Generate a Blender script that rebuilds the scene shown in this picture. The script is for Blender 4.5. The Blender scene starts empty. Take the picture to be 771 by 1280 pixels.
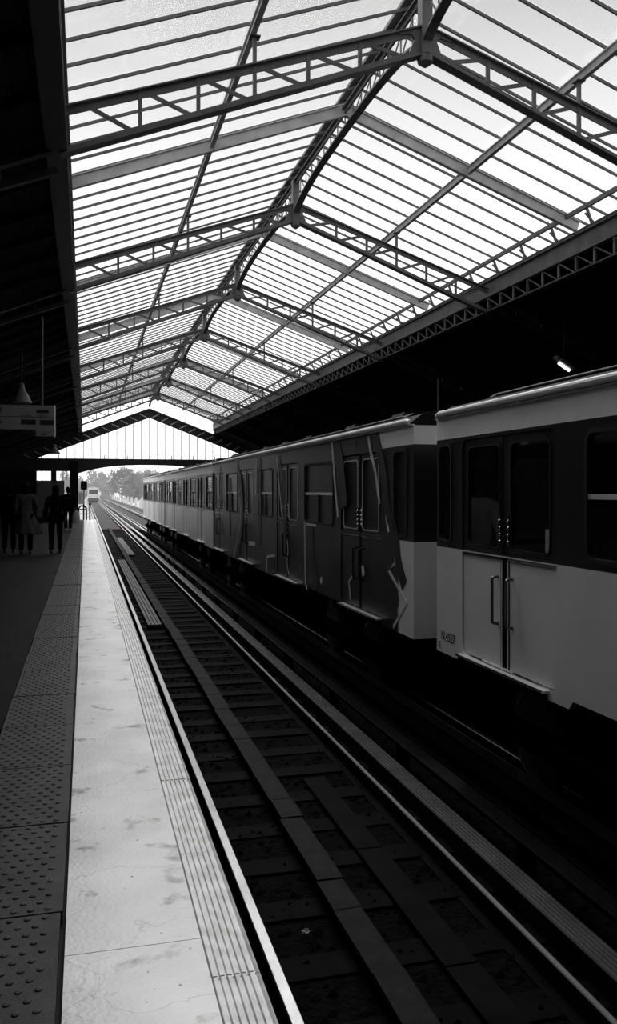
import bpy, bmesh, math, random
from math import sin, cos, pi, radians, sqrt
from mathutils import Vector, Matrix

random.seed(7)
S = bpy.context.scene
C = S.collection

# ------------------------------------------------------------ camera
CAM_H = 1.55
cam_d = bpy.data.cameras.new('camera')
cam = bpy.data.objects.new('camera', cam_d); C.objects.link(cam)
cam_d.sensor_width = 36.0
cam_d.lens = 1066 / 1280 * 36
cam_d.shift_y = -26 / 1280
cam_d.clip_start = 0.05; cam_d.clip_end = 2000
cam.location = (0, 0, CAM_H)
cam.rotation_euler = (pi / 2, 0, -math.atan(278.5 / 1066))
S.camera = cam

# ------------------------------------------------------------ sky and light
w = bpy.data.worlds.new('hazy_sky'); S.world = w; w.use_nodes = True
nt = w.node_tree; nt.nodes.clear()
out = nt.nodes.new('ShaderNodeOutputWorld'); bg = nt.nodes.new('ShaderNodeBackground')
tc = nt.nodes.new('ShaderNodeTexCoord'); sep = nt.nodes.new('ShaderNodeSeparateXYZ')
ramp = nt.nodes.new('ShaderNodeValToRGB')
nt.links.new(tc.outputs['Generated'], sep.inputs[0]); nt.links.new(sep.outputs['Z'], ramp.inputs[0])
nt.links.new(ramp.outputs[0], bg.inputs[0]); nt.links.new(bg.outputs[0], out.inputs[0])
els = ramp.color_ramp.elements
els[0].position = 0.0; els[0].color = (1, 1, 1, 1)
els[1].position = 0.75; els[1].color = (.40, .40, .40, 1)
e = els.new(0.22); e.color = (.95, .95, .95, 1)
e = els.new(0.50); e.color = (.41, .41, .41, 1)
bg.inputs[1].default_value = 1.75

sun_d = bpy.data.lights.new('hazy_sun', 'SUN'); sun_d.energy = 3.4; sun_d.angle = radians(50)
sun = bpy.data.objects.new('hazy_sun', sun_d); C.objects.link(sun)
sun.location = (0, 60, 40)
_d = Vector((0.10, 0.62, 0.78)).normalized()          # direction towards the sun: ahead of the camera
sun.rotation_euler = _d.to_track_quat('Z', 'Y').to_euler()

S.view_settings.view_transform = 'Standard'
S.view_settings.look = 'None'
S.view_settings.gamma = 1.0
S.view_settings.use_curve_mapping = False
S.view_settings.exposure = 0.0

# ------------------------------------------------------------ materials
def mat(name, v, rough=.7, metal=0.0, var=0.0, scale=6.0, bump=0.0, bscale=60.0, spec=.5, dist=.01):
    m = bpy.data.materials.new(name); m.use_nodes = True
    n = m.node_tree; p = n.nodes['Principled BSDF']
    p.inputs['Base Color'].default_value = (v, v, v, 1)
    p.inputs['Roughness'].default_value = rough
    p.inputs['Metallic'].default_value = metal
    p.inputs['Specular IOR Level'].default_value = spec
    t = n.nodes.new('ShaderNodeTexCoord')
    if var:
        nz = n.nodes.new('ShaderNodeTexNoise'); nz.inputs['Scale'].default_value = scale
        nz.inputs['Detail'].default_value = 6
        r = n.nodes.new('ShaderNodeValToRGB')
        lo, hi = max(0, v * (1 - var)), min(1, v * (1 + var))
        r.color_ramp.elements[0].position = .32; r.color_ramp.elements[0].color = (lo, lo, lo, 1)
        r.color_ramp.elements[1].position = .68; r.color_ramp.elements[1].color = (hi, hi, hi, 1)
        n.links.new(t.outputs['Object'], nz.inputs['Vector'])
        n.links.new(nz.outputs['Fac'], r.inputs[0]); n.links.new(r.outputs[0], p.inputs['Base Color'])
    if bump:
        b = n.nodes.new('ShaderNodeTexNoise'); b.inputs['Scale'].default_value = bscale
        b.inputs['Detail'].default_value = 4
        bb = n.nodes.new('ShaderNodeBump'); bb.inputs['Strength'].default_value = bump
        bb.inputs['Distance'].default_value = dist
        n.links.new(t.outputs['Object'], b.inputs['Vector'])
        n.links.new(b.outputs['Fac'], bb.inputs['Height']); n.links.new(bb.outputs[0], p.inputs['Normal'])
    return m

M = {}
M['asphalt'] = mat('asphalt', .008, .8, spec=.07, var=.35, scale=3, bump=.5, bscale=140)
M['tactile'] = mat('tactile_tile_rubber', .034, .6, spec=.2, var=.35, scale=5, bump=.25, bscale=150)
M['nosing'] = mat('nosing_stone', .68, .27, var=.22, scale=9, bump=.2, bscale=120)
M['platform_side'] = mat('platform_side_concrete', .02, .9, var=.3)
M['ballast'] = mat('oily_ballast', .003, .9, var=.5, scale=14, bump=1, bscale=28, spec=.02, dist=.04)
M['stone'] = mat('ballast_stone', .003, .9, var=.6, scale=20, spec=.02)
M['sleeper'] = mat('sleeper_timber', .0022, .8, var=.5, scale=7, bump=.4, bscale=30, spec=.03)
M['rail'] = mat('polished_rail_steel', .28, .32, 1.0, var=.15, scale=3)
M['web_and_strip_shade'] = mat('rust_and_strip_shade', .004, .8, var=.3, spec=.03)  # rust on the rail webs, painted shade on the running strip sides
M['rollway'] = mat('running_strip_steel', .09, .24, .3, var=.2, scale=4, spec=.9)
M['guide'] = mat('guide_bar_steel', .004, .17, 0, var=.3, scale=4, spec=.8)
M['duct'] = mat('duct_cover_concrete', .009, .75, spec=.06, var=.4, scale=10, bump=.3)
M['plank'] = mat('worn_plank', .022, .6, spec=.2, var=.4, scale=6, bump=.3)
M['plate'] = mat('dusty_steel_plate', .0034, .7, spec=.02, var=.5, scale=5)
M['iron'] = mat('painted_roof_iron', .105, .55, var=.25, scale=5, bump=.15, bscale=60)
M['iron_pale'] = mat('pale_painted_rafter', .48, .6, var=.2, scale=4)
M['iron_dark'] = mat('sooty_iron', .012, .6, var=.3, scale=5)
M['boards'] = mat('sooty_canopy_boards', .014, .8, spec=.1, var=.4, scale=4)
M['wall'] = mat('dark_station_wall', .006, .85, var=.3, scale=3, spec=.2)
M['partition'] = mat('partition_panel', .10, .7, var=.15, scale=3)
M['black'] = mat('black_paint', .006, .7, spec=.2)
M['soot'] = mat('black_underframe', .002, .9, spec=.0)
M['body'] = mat('pale_car_paint', .66, .38, var=.07, scale=1.5)
M['belt'] = mat('dark_car_paint', .009, .35, spec=.35, var=.12, scale=2)
M['band'] = mat('pale_cornice_paint', .80, .42, var=.08, scale=2)
M['roof'] = mat('car_roof_grey', .010, .7, spec=.1, var=.3, scale=3)
M['gutter'] = mat('car_gutter_metal', .62, .4, var=.15, scale=3)
M['chrome'] = mat('chrome', .75, .18, 1.0)
M['handle_metal'] = mat('worn_handle_metal', .16, .3, .9)
M['sill'] = mat('bright_sill_metal', .72, .3, .6, var=.1)
M['rubber'] = mat('black_rubber', .008, .6, spec=.3)
M['interior'] = mat('car_interior', .10, .7)
M['graffiti_dark'] = mat('graffiti_black', .006, .45)
M['graffiti_light'] = mat('graffiti_silver', .55, .4, var=.25, scale=6)
M['painted_pane'] = mat('paint_covered_glass', .012, .3, spec=.3, var=.3, scale=3)
M['sign_face'] = mat('sign_enamel', .24, .5, var=.05)
M['ink'] = mat('sign_ink', .006, .6)
M['lamp_shade'] = mat('lamp_enamel', .14, .4)
M['white_board'] = mat('white_enamel', .75, .5)
M['paper'] = mat('paper', .16, .8)
M['viaduct'] = mat('viaduct_concrete', .40, .8, var=.2, scale=.6)
M['outer_ballast'] = mat('outer_ballast', .05, .9, var=.4, scale=9, spec=.1)
M['parapet'] = mat('parapet_iron', .16, .7, var=.2)
M['parapet_white'] = mat('white_parapet_plate', .85, .5)
M['ground'] = mat('street_ground', .16, .9, var=.3, scale=.05)
M['bark'] = mat('tree_bark', .10, .9, var=.3)
M['leaf'] = mat('pale_foliage', .24, .6, var=.35, scale=.8)  # paler of the two foliage tones, the leaves' own colour
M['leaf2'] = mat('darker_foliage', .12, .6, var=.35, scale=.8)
M['skin'] = mat('skin', .07, .8, spec=.1)
M['hair'] = mat('dark_hair', .003, .8, spec=.05)
M['cloth_dark'] = mat('dark_cloth', .004, .95, spec=.0)
M['cloth_mid'] = mat('dark_trouser_cloth', .003, .95, spec=.0)
M['cloth_coat'] = mat('grey_beige_coat_cloth', .06, .95, spec=.0, var=.2, scale=8)
M['cloth_pale'] = mat('pale_shirt_cloth', .90, .85, var=.06, scale=9)
M['bag'] = mat('pale_bag', .32, .7)
M['shoe'] = mat('shoe_leather', .012, .4)
M['shoe_pale'] = mat('pale_shoe', .4, .5)

def glass_mat(name, tint, gloss, dirt=0.0, rough=.05):
    m = bpy.data.materials.new(name); m.use_nodes = True
    n = m.node_tree; n.nodes.clear()
    o = n.nodes.new('ShaderNodeOutputMaterial')
    tr = n.nodes.new('ShaderNodeBsdfTransparent'); tr.inputs[0].default_value = (tint, tint, tint, 1)
    gl = n.nodes.new('ShaderNodeBsdfGlossy'); gl.inputs['Roughness'].default_value = rough
    gl.inputs[0].default_value = (.9, .9, .9, 1)
    fr = n.nodes.new('ShaderNodeFresnel'); fr.inputs[0].default_value = 1.45
    mu = n.nodes.new('ShaderNodeMath'); mu.operation = 'MULTIPLY'; mu.inputs[1].default_value = gloss
    mx = n.nodes.new('ShaderNodeMixShader')
    n.links.new(fr.outputs[0], mu.inputs[0]); n.links.new(mu.outputs[0], mx.inputs[0])
    n.links.new(tr.outputs[0], mx.inputs[1]); n.links.new(gl.outputs[0], mx.inputs[2])
    last = mx
    if dirt:                                     # soot specks and grime lying on the panes
        t = n.nodes.new('ShaderNodeTexCoord')
        nz = n.nodes.new('ShaderNodeTexNoise'); nz.inputs['Scale'].default_value = 26; nz.inputs['Detail'].default_value = 5
        r = n.nodes.new('ShaderNodeValToRGB')
        r.color_ramp.elements[0].position = .66; r.color_ramp.elements[0].color = (0, 0, 0, 1)
        r.color_ramp.elements[1].position = .74; r.color_ramp.elements[1].color = (dirt, dirt, dirt, 1)
        df = n.nodes.new('ShaderNodeBsdfDiffuse'); df.inputs[0].default_value = (.2, .2, .2, 1)
        m2 = n.nodes.new('ShaderNodeMixShader')
        n.links.new(t.outputs['Object'], nz.inputs['Vector']); n.links.new(nz.outputs['Fac'], r.inputs[0])
        n.links.new(r.outputs[0], m2.inputs[0]); n.links.new(mx.outputs[0], m2.inputs[1]); n.links.new(df.outputs[0], m2.inputs[2])
        last = m2
    n.links.new(last.outputs[0], o.inputs[0])
    return m
M['roof_glass'] = glass_mat('roof_glass', .975, .12, .09)
M['gable_glass'] = glass_mat('gable_glass', .98, .2)
M['car_glass'] = glass_mat('tinted_car_glass', .97, .5)

def band_material():
    """White painted concrete edge strip: scuffs, hairline cracks, dirty spots."""
    m = mat('white_painted_concrete', .72, .25)
    n = m.node_tree; p = n.nodes['Principled BSDF']
    t = n.nodes.new('ShaderNodeTexCoord')
    def noise(sc, det, v):
        z = n.nodes.new('ShaderNodeTexNoise'); z.inputs['Scale'].default_value = sc; z.inputs['Detail'].default_value = det
        n.links.new(v, z.inputs['Vector']); return z
    def ramp_(fac, a, ca, b, cb):
        r = n.nodes.new('ShaderNodeValToRGB')
        r.color_ramp.elements[0].position = a; r.color_ramp.elements[0].color = (ca, ca, ca, 1)
        r.color_ramp.elements[1].position = b; r.color_ramp.elements[1].color = (cb, cb, cb, 1)
        n.links.new(fac, r.inputs[0]); return r.outputs[0]
    def mul(a, b):
        x = n.nodes.new('ShaderNodeMix'); x.data_type = 'RGBA'; x.blend_type = 'MULTIPLY'; x.inputs[0].default_value = 1
        n.links.new(a, x.inputs[6]); n.links.new(b, x.inputs[7]); return x.outputs[2]
    obj = t.outputs['Object']
    base = ramp_(noise(2.2, 8, obj).outputs['Fac'], .3, .60, .65, .80)
    blot = ramp_(noise(4.3, 12, obj).outputs['Fac'], .315, .32, .40, 1.0)
    wz = noise(3.0, 4, obj)
    add = n.nodes.new('ShaderNodeMix'); add.data_type = 'RGBA'; add.blend_type = 'LINEAR_LIGHT'; add.inputs[0].default_value = .35
    n.links.new(obj, add.inputs[6]); n.links.new(wz.outputs['Color'], add.inputs[7])
    vo = n.nodes.new('ShaderNodeTexVoronoi'); vo.feature = 'DISTANCE_TO_EDGE'; vo.inputs['Scale'].default_value = 1.1
    n.links.new(add.outputs[2], vo.inputs['Vector'])
    crack = ramp_(vo.outputs['Distance'], .001, .74, .006, 1.0)
    spots = ramp_(noise(30, 2, obj).outputs['Fac'], .24, .25, .28, 1.0)
    col = mul(mul(mul(base, blot), crack), spots)
    n.links.new(col, p.inputs['Base Color'])
    bp = n.nodes.new('ShaderNodeBump'); bp.inputs['Strength'].default_value = .35; bp.inputs['Distance'].default_value = .006
    n.links.new(noise(55, 6, obj).outputs['Fac'], bp.inputs['Height']); n.links.new(bp.outputs[0], p.inputs['Normal'])
    return m
M['white_band'] = band_material()

# ------------------------------------------------------------ mesh helpers
class MB:
    def __init__(s): s.v = []; s.f = []
    def add(s, vs, fs):
        o = len(s.v); s.v += [tuple(q) for q in vs]; s.f += [tuple(i + o for i in f) for f in fs]; return s
    def box(s, x0, x1, y0, y1, z0, z1):
        return s.add([(x0,y0,z0),(x1,y0,z0),(x1,y1,z0),(x0,y1,z0),(x0,y0,z1),(x1,y0,z1),(x1,y1,z1),(x0,y1,z1)],
                     [(3,2,1,0),(4,5,6,7),(0,1,5,4),(1,2,6,5),(2,3,7,6),(3,0,4,7)])
    def beam(s, p, q, w_, h_, up=(0,0,1)):
        p, q = Vector(p), Vector(q); d = (q - p).normalized(); up = Vector(up)
        if abs(d.dot(up)) > .98: up = Vector((0, 1, 0)) if abs(d.y) < .9 else Vector((1, 0, 0))
        r = d.cross(up).normalized(); u = r.cross(d)
        vs = []
        for e_ in (p, q):
            for a, b in ((-1,-1),(1,-1),(1,1),(-1,1)): vs.append(e_ + r * (a * w_ / 2) + u * (b * h_ / 2))
        return s.add(vs, [(0,1,2,3),(7,6,5,4),(0,4,5,1),(1,5,6,2),(2,6,7,3),(3,7,4,0)])
    def ibeam(s, p, q, w_, h_, t=.012, up=(0,0,1)):
        p, q = Vector(p), Vector(q); d = (q - p).normalized(); u_ = Vector(up)
        r = d.cross(u_).normalized(); u = r.cross(d)
        s.beam(p + u * (h_/2 - t/2), q + u * (h_/2 - t/2), w_, t, up); s.beam(p - u * (h_/2 - t/2), q - u * (h_/2 - t/2), w_, t, up)
        return s.beam(p, q, t, h_ - 2 * t, up)
    def path(s, pts, r, n=8, cap=True):
        pts = [Vector(p) for p in pts]; rs = r if isinstance(r, (list, tuple)) else [r] * len(pts)
        rings = []; ref = None
        for i, p in enumerate(pts):
            d = (pts[min(i+1, len(pts)-1)] - pts[max(i-1, 0)]).normalized()
            if ref is None:
                ref = Vector((0,0,1)) if abs(d.z) < .9 else Vector((1,0,0))
            a = d.cross(ref).normalized(); b = a.cross(d).normalized(); ref = b
            rings.append([p + (a * cos(2*pi*k/n) + b * sin(2*pi*k/n)) * rs[i] for k in range(n)])
        return s.loft(rings, cap)
    def loft(s, rings, cap=True):
        n = len(rings[0]); vs = [v for r in rings for v in r]; fs = []
        for i in range(len(rings) - 1):
            for k in range(n):
                a = i*n + k; b = i*n + (k+1) % n; fs.append((a, b, b + n, a + n))
        if cap: fs.append(tuple(range(n))[::-1]); fs.append(tuple((len(rings)-1)*n + k for k in range(n)))
        return s.add(vs, fs)
    def lathe(s, prof, c=(0,0,0), n=20, cap=True):
        return s.loft([[(c[0] + r*cos(2*pi*k/n), c[1] + r*sin(2*pi*k/n), c[2] + z) for k in range(n)] for r, z in prof], cap)
    def prism(s, poly, axis, a, b):
        """poly of 2D points, extruded along axis from a to b ('x': (y,z), 'y': (x,z), 'z': (x,y))."""
        def P(u, v, t): return (t,u,v) if axis == 'x' else ((u,t,v) if axis == 'y' else (u,v,t))
        n = len(poly); vs = [P(u,v,a) for u,v in poly] + [P(u,v,b) for u,v in poly]
        return s.add(vs, [tuple(range(n)), tuple(range(2*n-1, n-1, -1))] + [(i, (i+1)%n + 0, (i+1)%n + n, i+n) for i in range(n)])
    def mesh(s, name, smooth=False):
        me = bpy.data.meshes.new(name); me.from_pydata(s.v, [], s.f)
        bm = bmesh.new(); bm.from_mesh(me); bmesh.ops.recalc_face_normals(bm, faces=bm.faces); bm.to_mesh(me); bm.free()
        if smooth:
            for p in me.polygons: p.use_smooth = True
        me.update(); return me
    def build(s, name, material, parent=None, loc=(0,0,0), smooth=False):
        return link(name, s.mesh(name, smooth), material, parent, loc)

def link(name, me, material=None, parent=None, loc=(0,0,0)):
    if material is not None and not me.materials: me.materials.append(M[material] if isinstance(material, str) else material)
    o = bpy.data.objects.new(name, me); C.objects.link(o); o.location = loc
    if parent: o.parent = parent
    return o
def tag(o, label, cat=None, group=None, kind=None):
    o['label'] = label
    if cat: o['category'] = cat
    if group: o['group'] = group
    if kind: o['kind'] = kind
    return o
def thing(name, label, cat, loc=(0,0,0), group=None, kind=None):
    o = bpy.data.objects.new(name, None); C.objects.link(o); o.location = loc; o.empty_display_size = .2
    return tag(o, label, cat, group, kind)
def rrect(a0, a1, b0, b1, r, n=4):
    """rounded rectangle; r = one radius or (bl, br, tr, tl)."""
    rr = r if isinstance(r, tuple) else (r,) * 4; pts = []
    for (ca, cb, t0), q in zip(((a0,b0,pi),(a1,b0,1.5*pi),(a1,b1,0),(a0,b1,.5*pi)), rr):
        if q <= 0: pts.append((ca, cb)); continue
        cx = ca + q if ca == a0 else ca - q; cy = cb + q if cb == b0 else cb - q
        for k in range(n + 1):
            t = t0 + .5*pi*k/n; pts.append((cx + q*cos(t), cy + q*sin(t)))
    return pts
def sheet(name, outer, holes, x0, x1):
    """plate lying in a YZ plane between x0 and x1, with holes cut through it."""
    bm = bmesh.new(); edges = []
    for loop in [outer] + holes:
        vs = [bm.verts.new((0, a, b)) for a, b in loop]
        edges += [bm.edges.new((vs[i], vs[(i+1) % len(vs)])) for i in range(len(vs))]
    bmesh.ops.triangle_fill(bm, use_beauty=True, use_dissolve=False, edges=edges)
    for v in bm.verts: v.co.x = x0
    ret = bmesh.ops.extrude_face_region(bm, geom=list(bm.faces))
    for v in [g for g in ret['geom'] if isinstance(g, bmesh.types.BMVert)]: v.co.x = x1
    bmesh.ops.recalc_face_normals(bm, faces=bm.faces)
    me = bpy.data.meshes.new(name); bm.to_mesh(me); bm.free(); return me
def ring_sheet(name, outer, inner, x0, x1): return sheet(name, outer, [inner], x0, x1)
def text_mesh(name, body, size, extrude=.0015):
    cu = bpy.data.curves.new(name, 'FONT'); cu.body = body; cu.size = size; cu.extrude = extrude; cu.resolution_u = 3
    o = bpy.data.objects.new(name, cu); C.objects.link(o)
    dg = bpy.context.evaluated_depsgraph_get(); me = bpy.data.meshes.new_from_object(o.evaluated_get(dg))
    bpy.data.objects.remove(o); bpy.data.curves.remove(cu); me.name = name; return me
def curve_pts(pts, n=6):
    """Catmull-Rom through pts."""
    out = []; P = [Vector(p) for p in pts]
    for i in range(len(P) - 1):
        a, b, c, d = P[max(i-1,0)], P[i], P[i+1], P[min(i+2, len(P)-1)]
        for k in range(n):
            t = k / n
            out.append(.5*((2*b) + (c-a)*t + (2*a-5*b+4*c-d)*t*t + (3*b-a-3*c+d)*t**3))
    return out + [P[-1]]

# ------------------------------------------------------------ measures (metres; platform top = 0, rail top = -1)
EDGE = .54                       # platform edge
T1, T2 = 1.74, 4.78              # centre lines of the two tracks
SIDE = 3.60                      # near side of the standing train
RX = 3.26                        # ridge line
XL, XR = -.12, 6.64              # eaves girders
BAY = 5.4
TR = [7.9 + BAY * i for i in range(-1, 7)]     # truss positions 2.5 .. 40.3
GAB = 45.7                       # end gable
Y0, YE = -9.0, 48.0              # platform ends
GZE, GZR = 5.36, 6.60            # glazing plane at eaves and ridge
def gz(x): return GZR - (GZR - GZE) * abs(x - RX) / (RX - XL)

# ============================================================ SETTING
# platform on the camera's side
fl = MB().box(-4.2, -.535, Y0, YE, -.25, 0).build('floor', 'asphalt')
tag(fl, 'dark asphalt platform running along the left side under the canopy', kind='structure')
MB().box(-.535, .50, Y0, YE, -.25, -.045).build('edge_base', 'platform_side', fl)
MB().box(-4.2, .42, Y0, YE, -1.35, -.25).build('platform_side', 'platform_side', fl)
# tactile tiles with domes
TW, TL = .452, .875
tm = MB().box(.006, TW - .004, .006, TL - .006, -.04, .004)
rows, cols = 15, 7
for r in range(rows):
    for c_ in range(cols):
        x = .034 + c_ * .060 + (.030 if r % 2 else 0); y = .034 + r * .0577
        if x > TW - .03: continue
        n = 8
        tm.loft([[(x + q*cos(2*pi*k/n), y + q*sin(2*pi*k/n), z) for k in range(n)] for q, z in ((.014,.003),(.011,.008),(.005,.0098))])
tile_me = tm.mesh('tactile_tile'); tile_me.materials.append(M['tactile'])
rnd = random.Random(3)
k = 0; y = 3.26 - 6 * TL
while y < YE - TL:
    t = link('tactile_tile', tile_me, None, fl, (-.531 + rnd.uniform(-.003, .003), y, rnd.uniform(-.003, .003)))
    t.rotation_euler = (rnd.uniform(-.003,.003), rnd.uniform(-.004,.004), rnd.uniform(-.005,.005)); y += TL
# white painted strip, in long slabs
ys = [Y0, -2.0, 2.95, 8.4, 13.6, 19.0, 24.3, 29.8, 35.0, 40.2, 44.5, YE]
for i in range(len(ys) - 1):
    MB().box(-.068, .386, ys[i] + .002, ys[i+1] - .002, -.05, .003).build('painted_edge_slab', 'white_band', fl)['label'] = 'white painted concrete slab of the platform edge, scuffed and cracked'
# ribbed nosing
prof = [(.389, -.11), (.389, .0)]
for i in range(6):
    x = .392 + i * .0235
    prof += [(x, .006), (x + .0135, .006), (x + .0165, -.004), (x + .0205, -.004)]
prof += [(.535, .004), (.545, -.004), (.547, -.11)]
nose_me = MB().prism(prof, 'y', .003, .947).mesh('nosing_strip'); nose_me.materials.append(M['nosing'])
y = -3.0
while y < YE - .5:
    link('nosing_strip', nose_me, None, fl, (0, y, rnd.uniform(-.002, .002))); y += .95

# trackbed and opposite platform
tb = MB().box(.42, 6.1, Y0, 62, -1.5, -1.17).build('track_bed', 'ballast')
tag(tb, 'oily black ballast bed between the two platforms', kind='structure')
st = MB(); rs = random.Random(11)
for i in range(2600):
    x = rs.uniform(.6, 3.6); y = 2.2 + 14 * rs.random() ** 1.6; s_ = rs.uniform(.018, .042)
    vs = [(x + s_*rs.uniform(.6,1.1)*a, y + s_*rs.uniform(.6,1.1)*b, -1.165 + s_*rs.uniform(.3,.9)*c_) for a,b,c_ in
          ((1,0,0),(0,1,0),(-1,0,0),(0,-1,0),(.2,.1,1),(0,0,-1))]
    st.add(vs, [(0,1,4),(1,2,4),(2,3,4),(3,0,4),(1,0,5),(2,1,5),(3,2,5),(0,3,5)])
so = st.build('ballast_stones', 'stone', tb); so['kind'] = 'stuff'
op = MB().box(5.99, 10.6, Y0, YE, -1.4, 0).build('floor_opposite', 'asphalt')
tag(op, 'dark opposite platform hidden behind the standing train', kind='structure')
MB().box(5.99, 6.14, Y0, YE, 0, .006).build('nosing_strip', 'nosing', op)

# side walls
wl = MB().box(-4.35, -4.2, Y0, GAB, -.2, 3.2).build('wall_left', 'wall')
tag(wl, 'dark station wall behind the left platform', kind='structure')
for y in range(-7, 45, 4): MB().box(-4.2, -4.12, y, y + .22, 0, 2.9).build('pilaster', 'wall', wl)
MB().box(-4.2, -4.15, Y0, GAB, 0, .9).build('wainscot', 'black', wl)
wr = MB().box(10.6, 10.75, Y0, GAB, -.2, 3.4).build('wall_right', 'wall')
tag(wr, 'dark station wall behind the opposite platform', kind='structure')
for y in range(-7, 45, 4): MB().box(10.52, 10.6, y, y + .22, 0, 2.9).build('pilaster', 'wall', wr)
wb = MB().box(-4.35, 10.75, Y0 - .2, Y0, -1.4, 6.9).build('wall_back', 'wall')
tag(wb, 'dark end wall behind the camera', kind='structure')

# side canopies: boarded, sloping down from the eaves girders to the walls
def canopy(name, xa, za, xb, zb, label):
    root = thing(name, label, None, (0, 0, 0), kind='structure')
    d = Vector((xb - xa, 0, zb - za)); L = d.length; d.normalize(); nrm = Vector((-d.z, 0, d.x))
    if nrm.z < 0: nrm = -nrm
    for i, y in enumerate([Y0] + TR + [GAB]):
        if i == len(TR) + 1: break
        y1 = ([Y0] + TR + [GAB])[i+1]
        m = MB(); nb = 26; wd = L / nb
        for j in range(nb):                       # boards run along the station, small open joints
            a = Vector((xa, 0, za)) + d * (j * wd + .006); b = Vector((xa, 0, za)) + d * ((j + 1) * wd - .006)
            off = nrm * (.004 * (j % 2))
            m.add([(a + off) + Vector((0,y,0)), (b + off) + Vector((0,y,0)), (b + off) + Vector((0,y1,0)), (a + off) + Vector((0,y1,0)),
                   (a + off + nrm*.03) + Vector((0,y,0)), (b + off + nrm*.03) + Vector((0,y,0)), (b + off + nrm*.03) + Vector((0,y1,0)), (a + off + nrm*.03) + Vector((0,y1,0))],
                  [(0,1,2,3),(7,6,5,4),(0,4,5,1),(1,5,6,2),(2,6,7,3),(3,7,4,0)])
        A = Vector((xa,0,za)) + nrm*.035; B = Vector((xb,0,zb)) + nrm*.035
        m.add([(A.x,y,A.z),(B.x,y,B.z),(B.x,y1,B.z),(A.x,y1,A.z),(A.x,y,A.z+.05),(B.x,y,B.z+.05),(B.x,y1,B.z+.05),(A.x,y1,A.z+.05)],
              [(3,2,1,0),(4,5,6,7),(0,1,5,4),(1,2,6,5),(2,3,7,6),(3,0,4,7)])
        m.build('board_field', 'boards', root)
        nj = 6
        for q in range(1, nj):                    # joists across the boards
            yy = y + (y1 - y) * q / nj
            MB().beam((xa, yy, za - .05), (xb, yy, zb - .05), .05, .09).build('joist', 'boards', root)
    for y in TR:                                  # twin-chord rafters at every truss
        MB().beam((xa, y, za - .12), (xb, y, zb - .12), .09, .09).build('canopy_rafter', 'iron_dark', root)
        MB().beam((xa, y, za - .34), (xb, y, zb - .22), .07, .06).build('canopy_rafter', 'iron_dark', root)
        for q in range(1, 8):
            f0 = q / 8; x = xa + (xb - xa) * f0; zt = za + (zb - za) * f0
            MB().beam((x, y, zt - .34 + .12 * f0), (x, y, zt - .12), .03, .03).build('canopy_strut', 'iron_dark', root)
    return root
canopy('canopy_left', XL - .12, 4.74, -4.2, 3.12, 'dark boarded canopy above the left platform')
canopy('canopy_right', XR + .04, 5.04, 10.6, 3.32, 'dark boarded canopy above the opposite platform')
# unseen solid roof added behind the camera's bay to darken the near end
cb = MB().add([(XL-.3,Y0,5.3),(RX,Y0,6.6),(RX,TR[0],6.6),(XL-.3,TR[0],5.3),(XL-.3,Y0,5.4),(RX,Y0,6.7),(RX,TR[0],6.7),(XL-.3,TR[0],5.4)],
              [(3,2,1,0),(4,5,6,7),(0,1,5,4),(1,2,6,5),(2,3,7,6),(3,0,4,7)])
cb.add([(RX,Y0,6.6),(XR+.3,Y0,5.3),(XR+.3,TR[0],5.3),(RX,TR[0],6.6),(RX,Y0,6.7),(XR+.3,Y0,5.4),(XR+.3,TR[0],5.4),(RX,TR[0],6.7)],
       [(3,2,1,0),(4,5,6,7),(0,1,5,4),(1,2,6,5),(2,3,7,6),(3,0,4,7)])
tag(cb.build('ceiling_added_shade', 'boards'), 'boarded solid roof added out of view behind the camera to dim the near end', kind='structure')

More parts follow.
